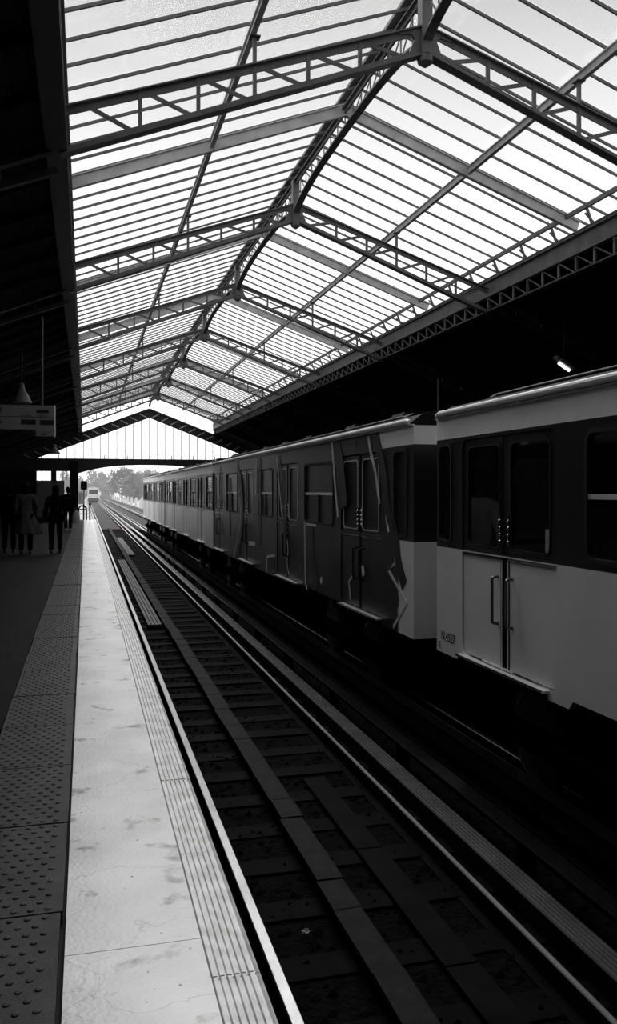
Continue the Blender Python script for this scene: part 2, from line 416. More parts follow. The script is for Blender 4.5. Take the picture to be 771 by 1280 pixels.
# ---- glass roof
ce = thing('ceiling', 'glazed pitched station roof with thin glazing bars over the tracks', None, (0, 0, 0), kind='structure')
nbar = 12 * 8; dy = BAY / 12
def slope_mesh(side, w_, h_, name, zoff, x_in=0.0, x_out=.0):
    a = Vector((RX + side * x_in, 0, gz(RX + x_in) + zoff)); xe = RX + side * (RX - XL + .22 + x_out)
    b = Vector((xe, 0, gz(xe) + zoff))
    return MB().beam(a, b, w_, h_).mesh(name)
for side in (-1, 1):
    gb = slope_mesh(side, .020, .030, 'glazing_bar', -.005); gb.materials.append(M['iron'])
    rf = MB(); xe = RX + side * (RX - XL + (.10 if side < 0 else .03))
    rf.ibeam((RX, 0, gz(RX) - .10), (xe, 0, gz(xe) - .10), .07, .15, .012)
    rfm = rf.mesh('rafter'); rfm.materials.append(M['iron_pale'])
    xe2 = RX + side * (RX - XL + .20)
    p = MB(); y0_, y1_ = .014, dy - .014
    a = (RX + side*.01, gz(RX) + .012); b = (xe2, gz(xe2) + .012)
    p.add([(a[0],y0_,a[1]),(b[0],y0_,b[1]),(b[0],y1_,b[1]),(a[0],y1_,a[1]),(a[0],y0_,a[1]+.006),(b[0],y0_,b[1]+.006),(b[0],y1_,b[1]+.006),(a[0],y1_,a[1]+.006)],
          [(3,2,1,0),(4,5,6,7),(0,1,5,4),(1,2,6,5),(2,3,7,6),(3,0,4,7)])
    pm = p.mesh('pane'); pm.materials.append(M['roof_glass'])
    for i in range(nbar + 1):
        yy = TR[0] + i * dy
        if i % 12 == 6: link('rafter', rfm, None, ce, (0, yy, 0))
        link('glazing_bar', gb, None, ce, (0, yy, rnd.uniform(-.006, .006)))
        if i < nbar: link('pane', pm, None, ce, (0, yy, rnd.uniform(-.003, .003)))
    xp = RX + side * 1.74                                             # mid-slope purlin
    MB().ibeam((xp, TR[0], gz(xp) - .085), (xp, GAB, gz(xp) - .085), .055, .10).build('purlin', 'iron_pale', ce)
    xq = RX + side * 3.22                                             # eaves purlin
    if side > 0: MB().beam((xq, TR[0], gz(xq) - .05), (xq, GAB, gz(xq) - .05), .04, .06).build('purlin', 'iron', ce)
MB().beam((RX, TR[0], GZR + .03), (RX, GAB, GZR + .03), .16, .04).build('ridge_cap', 'iron', ce)

# ---- lattice eaves girders
def eaves_girder(x, name, label):
    g = thing(name, label, 'girder', (x, 0, 0))
    s_ = 1 if x > RX else -1
    MB().box(-.012, .012, TR[0], GAB, 4.86, 5.10).build('web_plate', 'iron', g)
    MB().box(-.07, .07, TR[0], GAB, 5.10, 5.115).build('flange', 'iron', g)
    MB().box(-.05, .05, TR[0], GAB, 4.845, 4.86).build('flange', 'iron', g)
    MB().box(-.065, .065, TR[0], GAB, 4.585, 4.61).build('bottom_chord', 'iron_dark', g)
    vm = MB().box(-.016, .016, -.016, .016, 4.6, 4.85).mesh('lattice_post'); vm.materials.append(M['iron'])
    L = .45
    dm = MB().beam((0, .03, 4.62), (0, L - .03, 4.835), .012, .035, (1,0,0)).mesh('lattice_diagonal'); dm.materials.append(M['iron'])
    n = int((GAB - TR[0]) / L)
    for i in range(n):
        link('lattice_post', vm, None, g, (0, TR[0] + i * L, 0)); link('lattice_diagonal', dm, None, g, (0, TR[0] + i * L, 0))
    if x < RX:
        MB().box(-.05, -.03, TR[0], GAB, 4.6, 5.34).build('web_plate', 'soot', g)
        MB().box(-.12, .06, TR[0], GAB, 4.56, 4.58).build('flange', 'iron_dark', g)
    else:
        MB().box(.05, .07, TR[0], GAB, 5.0, 5.22).build('gutter_board', 'iron_dark', g)
    sp = MB()
    sp.beam((-s_*.02, 0, 5.1), (-s_*.14, 0, 5.40), .03, .03, (0,1,0)); sp.box(-.05, .05, -.03, .03, 5.10, 5.16)
    sp.beam((-s_*.02, 0, 5.18), (-s_*.15, 0, 5.29), .02, .02, (0,1,0))
    spm = sp.mesh('stub_post'); spm.materials.append(M['iron'])
    for i in range(int((GAB - TR[0]) / .9) if x > RX else 0): link('stub_post', spm, None, g, (0, TR[0] + .45 + i * .9, 0))
    return g
eaves_girder(XR, 'eaves_girder', 'long lattice iron girder under the right edge of the glass roof')
eaves_girder(XL - .10, 'eaves_girder', 'long dark lattice iron girder beside the left canopy')

# ---- roof trusses
def truss_z(x, top):
    f0 = 1 - abs(x - RX) / (RX - XL)
    return (4.99 + 1.17 * f0) if top else (4.57 + 1.31 * f0)
parts = []
for side in (-1, 1):
    X = lambda d: RX + side * d
    xe = X(RX - XL + (.10 if side < 0 else .02))
    m = MB(); m.beam((RX, 0, truss_z(RX,1)), (xe, 0, truss_z(xe,1)), .10, .014); m.beam((RX, 0, truss_z(RX,1)-.04), (xe, 0, truss_z(xe,1)-.04), .016, .07)
    parts.append(('top_chord', m.mesh('top_chord')))
    m = MB(); m.beam((RX, 0, truss_z(RX,0)), (xe, 0, truss_z(xe,0)), .12, .014); m.beam((RX, 0, truss_z(RX,0)+.035), (xe, 0, truss_z(xe,0)+.035), .016, .06)
    parts.append(('bottom_chord', m.mesh('bottom_chord')))
    ps = [3.38 - .54 * i for i in range(6)]                      # panel points from the eave to the ridge
    ps = [3.30, 2.78, 2.25, 1.72, 1.20, .68, .16]
    for i, d in enumerate(ps[1:-1]):
        x = X(d); zt = gz(x) - .14 if abs(d - 1.72) < .01 else truss_z(x, 1)
        m = MB().beam((x, 0, truss_z(x,0)), (x, 0, zt), .035, .035)
        if abs(d - 1.72) < .01: m.box(x-.05, x+.05, -.05, .05, zt - .012, zt)
        parts.append(('strut', m.mesh('strut')))
    for i in range(len(ps) - 1):
        xa, xb = X(ps[i] - .05), X(ps[i+1] + .05)
        m = MB().beam((xa, 0, truss_z(xa,1) - .03), (xb, 0, truss_z(xb,0) + .03), .012, .04)
        parts.append(('diagonal', m.mesh('diagonal')))
    # rounded gusset at the ridge
    gp = [(RX, truss_z(RX,0) - .02), (X(.30), truss_z(X(.30),0) - .01), (X(.30), truss_z(X(.30),0) + .03), (X(.17), truss_z(X(.17),0) + .07),
          (X(.115), truss_z(RX,0) + .14), (X(.15), truss_z(X(.15),1) - .05), (X(.28), truss_z(X(.28),1) - .03), (X(.28), truss_z(X(.28),1) + .01), (RX, truss_z(RX,1) + .03)]
    parts.append(('gusset', MB().prism(gp, 'y', -.02, .02).mesh('gusset')))
m = MB().box(RX - .055, RX + .055, -.06, .06, 5.86, 6.54); m.lathe([(.02,-.10),(.075,-.06),(.085,0)], (RX, 0, 5.86), 14)
parts.append(('king_post', m.mesh('king_post')))
for n_, me in parts: me.materials.append(M['iron'])
names = ['roof truss just overhead of the camera, outside the top of the picture', 'nearest full roof truss, crossing the top of the picture', 'second roof truss from the near end, with its king post mid-picture',
         'third roof truss from the near end', 'fourth roof truss from the near end', 'fifth roof truss from the near end', 'third roof truss counted back from the end gable', 'last lattice roof truss before the glazed end gable']
names[6] = 'second roof truss counted back from the glazed end gable'
for y, lb in zip(TR, names):
    t = thing('roof_truss', lb, 'truss', (0, y, 0), 'lattice roof trusses')
    for n_, me in parts: link(n_, me, None, t)

# ---- arched lattice girders along the ridge, one per bay
def arch_z(u):                     # u 0..1 along a bay
    a = abs(2*u - 1); return 5.93 + .31 * sqrt(max(0, 1 - a ** 2.6))
gp = []
m = MB(); m.beam((0, .06, 6.51), (0, BAY - .06, 6.51), .10, .015); m.beam((0, .06, 6.48), (0, BAY - .06, 6.48), .016, .05)
gp.append(('top_chord', m.mesh('top_chord')))
m = MB(); N = 28; us = [.5 - .5 * cos(pi * i / N) for i in range(N + 1)]
us = [.012 + .976 * u for u in us]
for a, b in zip(us[:-1], us[1:]): m.beam((0, a*BAY, arch_z(a)), (0, b*BAY + .004, arch_z(b)), .10, .025)
gp.append(('arched_chord', m.mesh('arched_chord')))
M_n = 16
for i in range(1, M_n):
    u = i / M_n; z0 = arch_z(u)
    if 6.44 - z0 > .03:
        gp.append(('lattice_post', MB().beam((0, u*BAY, z0), (0, u*BAY, 6.44), .012, .02).mesh('lattice_post')))
        u2 = (i - 1) / M_n if u < .5 else (i + 1) / M_n
        gp.append(('lattice_diagonal', MB().beam((0, u*BAY, z0 + .01), (0, max(.06, min(BAY-.06, u2*BAY)), 6.43), .010, .02).mesh('lattice_diagonal')))
for n_, me in gp: me.materials.append(M['iron'])
ordn = ['overhead of the camera', 'behind the nearest full roof truss', 'behind the second roof truss', 'behind the third roof truss', 'behind the fourth roof truss', 'behind the fifth roof truss',
        'two bays before the end gable', 'touching the glazed end gable']
for y, q in zip(TR, ordn):
    t = thing('ridge_girder', 'arched lattice girder along the roof ridge, ' + q, 'girder', (RX, y, 0), 'arched ridge girders')
    for n_, me in gp: link(n_, me, None, t)

# ---- glazed end gable with arched portal beam
gw = thing('wall_far', 'glazed end gable with thin vertical mullions above an arched portal beam', None, (0, GAB, 0), kind='structure')
def rake(x, off): return 5.88 - off - .385 * abs(x - RX)
GXA, GXB = -4.2, 10.6
for side in (-1, 1):
    xe = RX + side * 7.4
    MB().beam((RX, 0, rake(RX,0)), (xe, 0, rake(xe,0)), .12, .09).build('rake_chord', 'iron_dark', gw)
    MB().beam((RX, 0, rake(RX,.42)), (xe, 0, rake(xe,.42)), .12, .07).build('rake_chord', 'iron_dark', gw)
    for i in range(15):
        a = RX + side * (.1 + i * .48); b = RX + side * (.1 + (i + 1) * .48)
        MB().beam((a, 0, rake(a,.42)), (b, 0, rake(b,.0)), .02, .045).build('rake_diagonal', 'iron_pale', gw)
    # plate closing the rafter lattice from behind
    xs = [RX, RX + side*7.4]
    MB().add([(xs[0],.05,rake(xs[0],0)),(xs[1],.05,rake(xs[1],0)),(xs[1],.05,rake(xs[1],.42)),(xs[0],.05,rake(xs[0],.42)),
              (xs[0],.07,rake(xs[0],0)),(xs[1],.07,rake(xs[1],0)),(xs[1],.07,rake(xs[1],.42)),(xs[0],.07,rake(xs[0],.42))],
             [(0,1,2,3),(7,6,5,4),(0,4,5,1),(1,5,6,2),(2,6,7,3),(3,7,4,0)]).build('rake_plate', 'iron_dark', gw)
for xa, xb in ((-4.2, XL - .12), (XR + .04, 10.6)):
    MB().prism([(xa, rake(xa, .1)), (xb, rake(xb, .1)), (xb, 5.3), (xa, max(3.4, rake(xa, -.9)))], 'y', .08, .10).build('spandrel_plate', 'iron_dark', gw)
MW = .42
i0, i1 = -14, 15
for i in range(i0, i1 + 1):
    x = RX + i * MW; zt = rake(x, .42)
    if zt > 3.3: MB().box(x - .014, x + .014, -.02, .02, 3.2, zt).build('mullion', 'iron_dark', gw)
    if i < i1:
        xa, xb = x + .016, x + MW - .016; za, zb = rake(xa,.44), rake(xb,.44)
        if min(za, zb) > 3.24:
            MB().prism([(xa,3.22),(xb,3.22),(xb,zb),(xa,za)], 'y', -.004, .004).build('pane', 'gable_glass', gw)
MB().box(GXA, GXB, -.10, .10, 3.10, 3.24).build('portal_rail', 'iron_dark', gw)
for i in range(-5, 6): MB().box(RX + i*1.15 - .02, RX + i*1.15 + .02, -.13, -.10, 3.2, 3.42).build('bolt_bracket', 'iron_dark', gw)
def portal(x):
    t = min(1, abs(x - RX) / 3.75); return 2.93 - .50 * t ** 2.6
xs = [RX - 3.75 + 7.5 * i / 30 for i in range(31)]
MB().prism([(xs[0],3.10)] + [(x, portal(x)) for x in xs] + [(xs[-1],3.10)], 'y', -.09, .09).build('portal_arch', 'iron_dark', gw)
MB().box(-.78, -.36, -.18, .18, 0, 3.1).build('pier', 'wall', gw)
MB().box(6.95, 7.4, -.18, .18, -1.3, 3.1).build('pier', 'wall', gw)
MB().box(7.4, 10.6, -.08, .08, -1.3, 3.1).build('side_screen', 'wall', gw)
# left bay: transom, small windows above a panelled partition
MB().box(-4.2, -.78, -.09, .09, 2.58, 3.12).build('transom', 'iron_dark', gw)
MB().box(-1.72, -1.45, -.10, .10, 2.05, 2.6).build('transom_post', 'iron_dark', gw)
for x in (-2.15, -1.95 + .0, -1.15, -.95): MB().box(x - .012, x + .012, -.02, .02, 2.1, 2.58).build('mullion', 'iron_dark', gw)
for a, b in ((-2.42, -1.72), (-1.45, -.80)): MB().box(a, b, -.004, .004, 2.1, 2.58).build('pane', 'gable_glass', gw)
MB().box(-4.2, -2.42, -.09, .09, 0, 2.58).build('side_screen', 'wall', gw)
MB().box(-2.42, -1.08, -.05, .05, .22, 2.10).build('partition_panel', 'partition', gw)
MB().box(-1.60, -1.57, -.06, -.05, .22, 2.10).build('partition_joint', 'black', gw)
MB().box(-2.42, -1.0, -.07, .05, 0, .22).build('partition_base', 'black', gw)
MB().box(-1.08, -.78, -.01, .01, .22, 2.10).build('pane', 'gable_glass', gw)
MB().box(-1.09, -1.06, -.03, .03, .22, 2.10).build('mullion', 'iron_dark', gw)

# ============================================================ TRACKS
def track(xc, label, y_end):
    t = thing('railway_track', label, 'track', (xc, 0, -1.17))
    z0 = -1.0 + 1.17
    for s_, x, wh in ((-1, -.755, .066), (1, .722, .040)):
        m = MB().prism([(x-.065,-.01),(x+.065,-.01),(x+.065,.012),(x+.012,.03),(x+.012,z0-.045),(x+wh/2,z0-.03),(x+wh/2,z0-.006),(x+wh/2-.006,z0),(x-wh/2+.006,z0),(x-wh/2,z0-.006),(x-wh/2,z0-.03),(x-.012,z0-.045),(x-.012,.03),(x-.065,.012)], 'y', Y0, y_end)
        r = m.build('rail', 'rail', t)
        r.data.materials.append(M['web_and_strip_shade'])
        for p in r.data.polygons:
            if p.center.z < z0 - .004: p.material_index = 1
    for s_ in (-1, 1):                                                   # grooved running strips outside the rails
        xa = .94 if s_ > 0 else -1.10
        pr = [(xa, -.01), (xa, z0 - .012), (xa + .006, z0 - .004)]
        for k in range(5):
            q = xa + .010 + k * .030
            pr += [(q, z0), (q + .020, z0), (q + .023, z0 - .007), (q + .027, z0 - .007)]
        pr += [(xa + .160, z0), (xa + .166, z0 - .01), (xa + .166, -.01)]
        rs_ = MB().prism(pr, 'y', Y0, y_end).build('running_strip', 'rollway', t); rs_.data.materials.append(M['web_and_strip_shade'])
        for p in rs_.data.polygons:
            if p.center.z < z0 - .008: p.material_index = 1  # strip sides coloured dark as shade, so only the top looks lit
    for s_ in (-1, 1):                                                   # raised guide bars
        x = s_ * 1.24; zb = z0 + .14
        MB().box(x - .075, x + .075, Y0, y_end, zb - .012, zb).box(x + s_*.06, x + s_*.075, Y0, y_end, zb - .16, zb).build('guide_bar', 'guide', t)
        bm_ = MB().box(x - .04, x + .06, -.05, .05, -.02, zb - .012).mesh('guide_bracket'); bm_.materials.append(M['soot'])
        y = 3.0
        while y < 60: link('guide_bracket', bm_, None, t, (0, y, 0)); y += 2.4
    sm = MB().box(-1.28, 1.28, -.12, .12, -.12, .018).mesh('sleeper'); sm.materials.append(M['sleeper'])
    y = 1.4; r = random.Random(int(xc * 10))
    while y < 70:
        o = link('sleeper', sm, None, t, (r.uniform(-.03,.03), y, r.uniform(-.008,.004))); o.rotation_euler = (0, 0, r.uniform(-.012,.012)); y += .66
    return t
track(T1, 'empty railway track beside the left platform, polished rails and grooved running strips', 290)
track(T2, 'railway track under the standing train', 290)

# cable duct with cover slabs between the rails
cd = thing('cable_duct', 'narrow line of duct cover slabs running between the rails of the empty track', 'duct', (1.585, 0, -1.17))
MB().box(-.085, .085, 1.0, 62, .02, .09).build('duct_trough', 'soot', cd)
cms = []
for k in range(3):
    L = (.40, .56, .72)[k]; me = MB().box(-.09, .09, .004, L - .004, .09, .125).mesh('cover_slab'); me.materials.append(M['duct']); cms.append((L, me))
y = 1.0; r = random.Random(5)
while y < 60:
    L, me = r.choice(cms); o = link('cover_slab', me, None, cd, (r.uniform(-.008,.008), y, r.uniform(-.006,.006))); o.rotation_euler = (0, 0, r.uniform(-.012,.012)); y += L
def walkway(xa, xb, ya, yb, n, label, m_):
    t = thing('plank_walkway', label, 'walkway', (xa, ya, -1.15))
    wd = (xb - xa) / n
    for i in range(n): MB().box(i*wd + .008, (i+1)*wd - .008, 0, yb - ya, .03, .075).build('plank', m_, t)
    for i in range(int((yb - ya) / 1.3)): MB().box(0, xb - xa, .2 + i*1.3, .3 + i*1.3, -.02, .03).build('bearer', 'soot', t)
walkway(1.18, 1.46, 17.0, 33.5, 4, 'four long worn planks lying between left rail and duct', 'plank')
walkway(1.70, 1.98, 36.0, 49.5, 3, 'pale planks lying right of the duct near the station end', 'plank')
pl = thing('steel_plate_strip', 'dim flat steel plates lying right of the duct close to the camera', 'plate', (2.05, 0, -1.15))
for i in range(4): MB().box(-.10, .10, 1.2 + i*1.62, 2.80 + i*1.62, .02, .035).build('plate', 'plate', pl)
rr = random.Random(21)
for k, (x, y, lb) in enumerate(((1.30, 5.05, 'small crumpled paper scrap on the ballast near the left rail'), (1.22, 3.85, 'small leaf-like scrap on the ballast nearest the camera'), (3.30, 6.0, 'torn wrapper lying on ballast beneath the pale train car'))):
    m = MB(); n = 5; g = [[(x + (i-2)*.012, y + (j-2)*.011, -1.15 + rr.uniform(0,.02)) for j in range(n)] for i in range(n)]
    for top in (0, .003):
        m.v += [(a, b, c_ + top) for row in g for a, b, c_ in row]
    for i in range(n-1):
        for j in range(n-1):
            q = i*n + j; m.f += [(q, q+1, q+n+1, q+n), (q+n*n, q+n*n+n, q+n*n+n+1, q+n*n+1)]
    tag(m.build('paper_scrap', 'paper'), lb, 'litter')

# ============================================================ TRAIN CARS
CW = 2.40
SILL, BELT0, BELT1, TOP = -.13, .97, 2.085, 2.30
def livery(name, v, painted):
    """paint; on the tagged car a dark spray coat covers everything past a ragged line."""
    if not painted: return M[name]
    m = mat(name + '_sprayed', v, .34, spec=.35); n = m.node_tree; p = n.nodes['Principled BSDF']
    t = n.nodes.new('ShaderNodeTexCoord'); sp = n.nodes.new('ShaderNodeSeparateXYZ'); nz = n.nodes.new('ShaderNodeTexNoise'); nz.inputs['Scale'].default_value = 6
    n.links.new(t.outputs['Object'], sp.inputs[0]); n.links.new(t.outputs['Object'], nz.inputs['Vector'])
    a = n.nodes.new('ShaderNodeMath'); a.operation = 'MULTIPLY_ADD'; a.inputs[1].default_value = .28
    n.links.new(nz.outputs['Fac'], a.inputs[0]); n.links.new(sp.outputs['Y'], a.inputs[2])
    r = n.nodes.new('ShaderNodeMapRange'); r.inputs['From Min'].default_value = painted - .04; r.inputs['From Max'].default_value = painted + .04
    n.links.new(a.outputs[0], r.inputs['Value'])
    # blotchy spray coat
    n2 = n.nodes.new('ShaderNodeTexNoise'); n2.inputs['Scale'].default_value = 1.3; n.links.new(t.outputs['Object'], n2.inputs['Vector'])
    rr_ = n.nodes.new('ShaderNodeValToRGB'); rr_.color_ramp.elements[0].position = .4; rr_.color_ramp.elements[1].position = .6
    rr_.color_ramp.elements[0].color = (.004,)*3 + (1,); rr_.color_ramp.elements[1].color = (.015,)*3 + (1,)
    n.links.new(n2.outputs['Fac'], rr_.inputs[0])
    mx = n.nodes.new('ShaderNodeMix'); mx.data_type = 'RGBA'; mx.inputs[6].default_value = (v, v, v, 1)
    n.links.new(r.outputs[0], mx.inputs[0]); n.links.new(rr_.outputs[0], mx.inputs[7]); n.links.new(mx.outputs[2], p.inputs['Base Color'])
    return m

def car(y0, L, flip, label, ends, doors, wins, painted=None, notch=(), detail=True, vents=7):
    """Metro car; local y runs 0..L from the origin end. flip: origin at the far end (y decreasing towards the camera)."""
    t = thing('metro_car', label, 'train car', (SIDE, y0, 0), 'cars of the standing train')
    sg = -1 if flip else 1
    F = lambda a: sg * a
    body, belt, band = livery('body', .66, painted and .62), livery('belt', .009, painted and .62), livery('band', .80, painted and 1.42)
    pane_m = M['painted_pane'] if painted else M['car_glass']
    def fl_(pts): return [(F(a), b) for a, b in pts]
    DW = .86                                                    # door leaf width
    for side in (0, 1):
        xo, xi = (0, .05) if side == 0 else (CW, CW - .05)
        # lower panel with door cut-outs (rounded lower corners) and notches in its bottom edge
        out = [(0, SILL)]
        if side == 0:
            for a, b, z in notch: out += [(a, SILL), (a + .06, SILL + z), (b - .06, SILL + z), (b, SILL)]
        out += [(L, SILL), (L, BELT0), (0, BELT0)]
        hol = [rrect(d - DW - .015, d + DW + .015, -.045, BELT0 - .012, (.10, .10, 0, 0)) for d in doors]
        link('lower_panel', sheet('lower_panel', fl_(out), [fl_(h) for h in hol], xo, xi), body, t)
        hol = [rrect(d - DW - .015, d + DW + .015, BELT0 + .012, BELT1 - .03, (0, 0, .10, .10)) for d in doors]
        wh = [(a, b, 1.03, 2.00) for a, b in wins] + [(a, b, 1.02, 2.035) for a, b in ends]
        hol += [rrect(a, b, c_, d_, .085) for a, b, c_, d_ in wh]
        link('window_belt', sheet('window_belt', fl_([(0, BELT0), (L, BELT0), (L, BELT1), (0, BELT1)]), [fl_(h) for h in hol], xo, xi), belt, t)
        link('cornice_band', sheet('cornice_band', fl_([(0, BELT1), (L, BELT1), (L, TOP), (0, TOP)]), [], xo, xi), band, t)
        for a, b, c_, d_ in wh:
            fr = link('window_frame', ring_sheet('window_frame', fl_(rrect(a - .012, b + .012, c_ - .012, d_ + .012, .095)), fl_(rrect(a + .022, b - .022, c_ + .022, d_ - .022, .07)), xo + (-.008 if side == 0 else .008), xi), 'rubber', t)
            gx = .02 if side == 0 else CW - .02
            link('pane', sheet('pane', fl_(rrect(a + .02, b - .02, c_ + .02, d_ - .02, .07)), [], gx - .004, gx + .004), pane_m, fr)
            if side == 0:
                MB().box(-.006, .012, min(F(a + .04), F(b - .04)), max(F(a + .04), F(b - .04)), c_ + .004, c_ + .020).build('bright_edge', 'chrome', fr)
                if b - a > .9:
                    MB().box(.006, .028, min(F(a), F(b)), max(F(a), F(b)), 1.49, 1.53).build('transom_bar', 'gutter' if detail else 'rubber', fr)
                    MB().box(.0, .02, min(F((a+b)/2 - .02), F((a+b)/2 + .02)), max(F((a+b)/2 - .02), F((a+b)/2 + .02)), 1.05, 1.5).build('window_divider', 'rubber', fr)
        for d in doors:
            for lf in (-1, 1):
                a, b = (d - DW, d - .058) if lf < 0 else (d + .058, d + DW)
                x0_, x1_ = (.012, .045) if side == 0 else (CW - .045, CW - .012)
                bl = (.09, 0, 0, 0) if lf < 0 else (0, .09, 0, 0)
                leaf = link('door_leaf', sheet('door_leaf', fl_(rrect(a, b, -.035, BELT0 - .02, bl)), [], x0_, x1_), body, t)
                wa, wb_ = (a + .10, b - .045) if lf < 0 else (a + .045, b - .10)
                link('door_upper', sheet('door_upper', fl_(rrect(a, b, BELT0 - .02, BELT1 - .045, (0, 0, .0, .08) if lf < 0 else (0, 0, .08, 0))), [fl_(rrect(wa, wb_, 1.03, 1.975, .07))], x0_, x1_), belt, leaf)
                link('door_pane', sheet('door_pane', fl_(rrect(wa - .01, wb_ + .01, 1.02, 1.985, .07)), [], (x0_ + x1_)/2 - .004, (x0_ + x1_)/2 + .004), pane_m, leaf)
                if side == 0:
                    ya, yb = sorted((F(wa + .04), F(wb_ - .04)))
                    MB().box(.004, .012, ya, yb, 1.018, 1.030).build('bright_edge', 'chrome', leaf)
                    link('window_rim', ring_sheet('window_rim', fl_(rrect(wa - .008, wb_ + .008, 1.022, 1.983, .075)), fl_(rrect(wa + .006, wb_ - .006, 1.036, 1.969, .062)), .004, .013), 'rubber' if not painted else 'gutter', leaf)
                    ya, yb = sorted((F(a), F(b)))
                    MB().box(.0, .014, ya, yb, BELT0 - .034, BELT0 - .022).build('door_moulding', 'chrome' if (painted or lf > 0) else 'rubber', leaf)
                    if detail:
                        yh = F(b - .075) if lf < 0 else F(a + .075)
                        pts = curve_pts([(.012, yh, .78), (-.045, yh, .765), (-.05, yh, .70), (-.05, yh, .42), (-.045, yh, .365), (.012, yh, .35)], 4)
                        MB().path(pts, .014, 8).build('handle', 'handle_metal' if not painted else 'rubber', leaf, smooth=True)
                        if not painted:
                            ye = F(b) if lf < 0 else F(a)
                            MB().box(.004, .03, ye - .010, ye + .010, -.03, .93).build('leaf_edge_strip', 'gutter', leaf)
                            MB().box(.006, .03, ye - .022, ye + .022, -.03, .93).build('leaf_edge_seal', 'rubber', leaf)
                        yl = F(b - .02) if lf < 0 else F(a + .02)
                        lm = MB()
                        for q in range(4): lm.lathe([(.002,-.012),(.012,-.008),(.014,0),(.012,.008),(.002,.012)], (-.004, yl, 1.10 + q*.062), 8)
                        lm.box(-.004, .012, yl - .01, yl + .01, 1.07, 1.33)
                        lm.build('latch', 'chrome', leaf, smooth=False)
            if side == 0:
                ya, yb = sorted((F(d - .06), F(d + .06)))
                MB().box(.022, .045, ya, yb, -.04, BELT1 - .04).build('door_seal', 'rubber', t)
                if not detail or painted: sgm = MB().box(.008, .022, F(d) - .03, F(d) - .018, -.04, BELT1 - .06).box(.008, .022, F(d) + .018, F(d) + .03, -.04, BELT1 - .06)
                if not detail or painted: sgm.build('door_edge_strip', 'rubber', t)
                ya, yb = sorted((F(d - DW - .03), F(d + DW - .10)))
                bright = painted or not detail; xs2 = -.085 if bright else -.06
                s2 = MB().box(xs2, .01, ya, yb, -.075, -.055).build('step_plate', 'sill' if bright else 'body', t)
                MB().box(xs2 - .008, xs2, ya, yb, -.072, -.050).build('step_nosing', 'chrome', s2)
                MB().box(xs2 + .01, .0, ya + .02, yb - .02, -.13, -.075).build('step_bracket', 'soot', s2)
    # curved roof
    prof = []; n = 18
    for i in range(n + 1):
        u = i / n; x = -.015 + (CW + .03) * u; e_ = abs(2*u - 1)
        prof.append((x, TOP + .03 + .20 * sqrt(max(0, 1 - e_ ** 2.2)) ** .9))
    ya, yb = sorted((F(.06), F(L - .06)))
    MB().prism([(-.015, TOP)] + prof + [(CW + .015, TOP)], 'y', ya, yb).build('roof', 'roof', t)
    ya, yb = sorted((F(.02), F(L - .02)))
    gm = MB().path([(-.02, ya + .05, TOP + .035), (-.03, ya + .12, TOP + .05), (-.03, yb - .12, TOP + .05), (-.02, yb - .05, TOP + .035)], .032, 10)
    gm.box(-.028, .02, ya, yb, TOP, TOP + .014)
    gm.build('gutter', 'gutter', t)
    ya, yb = sorted((F(.75), F(L - .75)))
    vd = MB().prism([(.24, TOP+.10), (.22, TOP+.17), (.30, TOP+.21), (1.0, TOP+.24), (1.05, TOP+.16)], 'y', ya, yb); vd.build('roof_duct', 'roof', t)
    MB().path([(.23, ya, TOP+.15), (.225, ya + .2, TOP+.18), (.225, yb - .2, TOP+.18), (.23, yb, TOP+.15)], .012, 6).build('roof_rail', 'iron', t)
    r = random.Random(int(y0 * 7))
    for q in range(vents):
        yy = F(1.3 + q * (L - 2.6) / 6 + r.uniform(-.3, .3)); MB().prism([(.26, TOP+.19), (.30, TOP+.25), (.62, TOP+.26), (.66, TOP+.2)], 'y', yy - .22, yy + .22).build('roof_vent', 'roof', t)
    # ends, floor, inner ceiling
    for yy, s_ in ((0, 1), (L, -1)):
        a, b = sorted((F(yy), F(yy + s_ * .05)))
        MB().box(.05, CW - .05, a, b, SILL, BELT0).build('end_panel', body, t)
        eb = MB().box(.05, .80, a, b, BELT0, BELT1).box(1.6, CW - .05, a, b, BELT0, BELT1).box(.8, 1.6, a, b, 1.9, BELT1).box(.8, 1.6, a, b, BELT0, 1.05)
        eb.build('end_belt', belt, t)
        MB().box(.8, 1.6, (a+b)/2 - .004, (a+b)/2 + .004, 1.05, 1.9).build('end_pane', pane_m, t)
        MB().box(.05, CW - .05, a, b, BELT1, TOP).build('end_band', band, t)
        ya_, yb_ = sorted((F(yy - s_ * .28), F(yy)))
        MB().box(.75, 1.65, ya_, yb_, -.5, -.28).build('coupler', 'soot', t)
    ya, yb = sorted((F(.05), F(L - .05)))
    MB().box(.05, CW - .05, ya, yb, -.05, .0).build('car_floor', 'interior', t)
    MB().box(.05, CW - .05, ya, yb, 2.16, 2.2).build('inner_ceiling', 'interior', t)
    MB().box(.3, CW - .3, ya, yb, -.42, SILL + .02).build('underframe', 'soot', t)
    # seats between the doors
    for a, b in wins:
        if b - a < .9: continue
        for xs_ in (.12, CW - .57):
            q0, q1 = sorted((F(a + .1), F(a + .55)))
            MB().box(xs_, xs_ + .45, q0, q1, .34, .44).box(xs_, xs_ + .45, q0 - .04, q0 + .03, .44, .92).box(xs_ + .05, xs_ + .4, q0 + .1, q1 - .1, 0, .34).build('bench_seat', 'black', t)
    for d in doors:
        MB().path([(1.2, F(d), 0), (1.2, F(d), 2.16)], .018, 8).build('grab_pole', 'gutter', t)
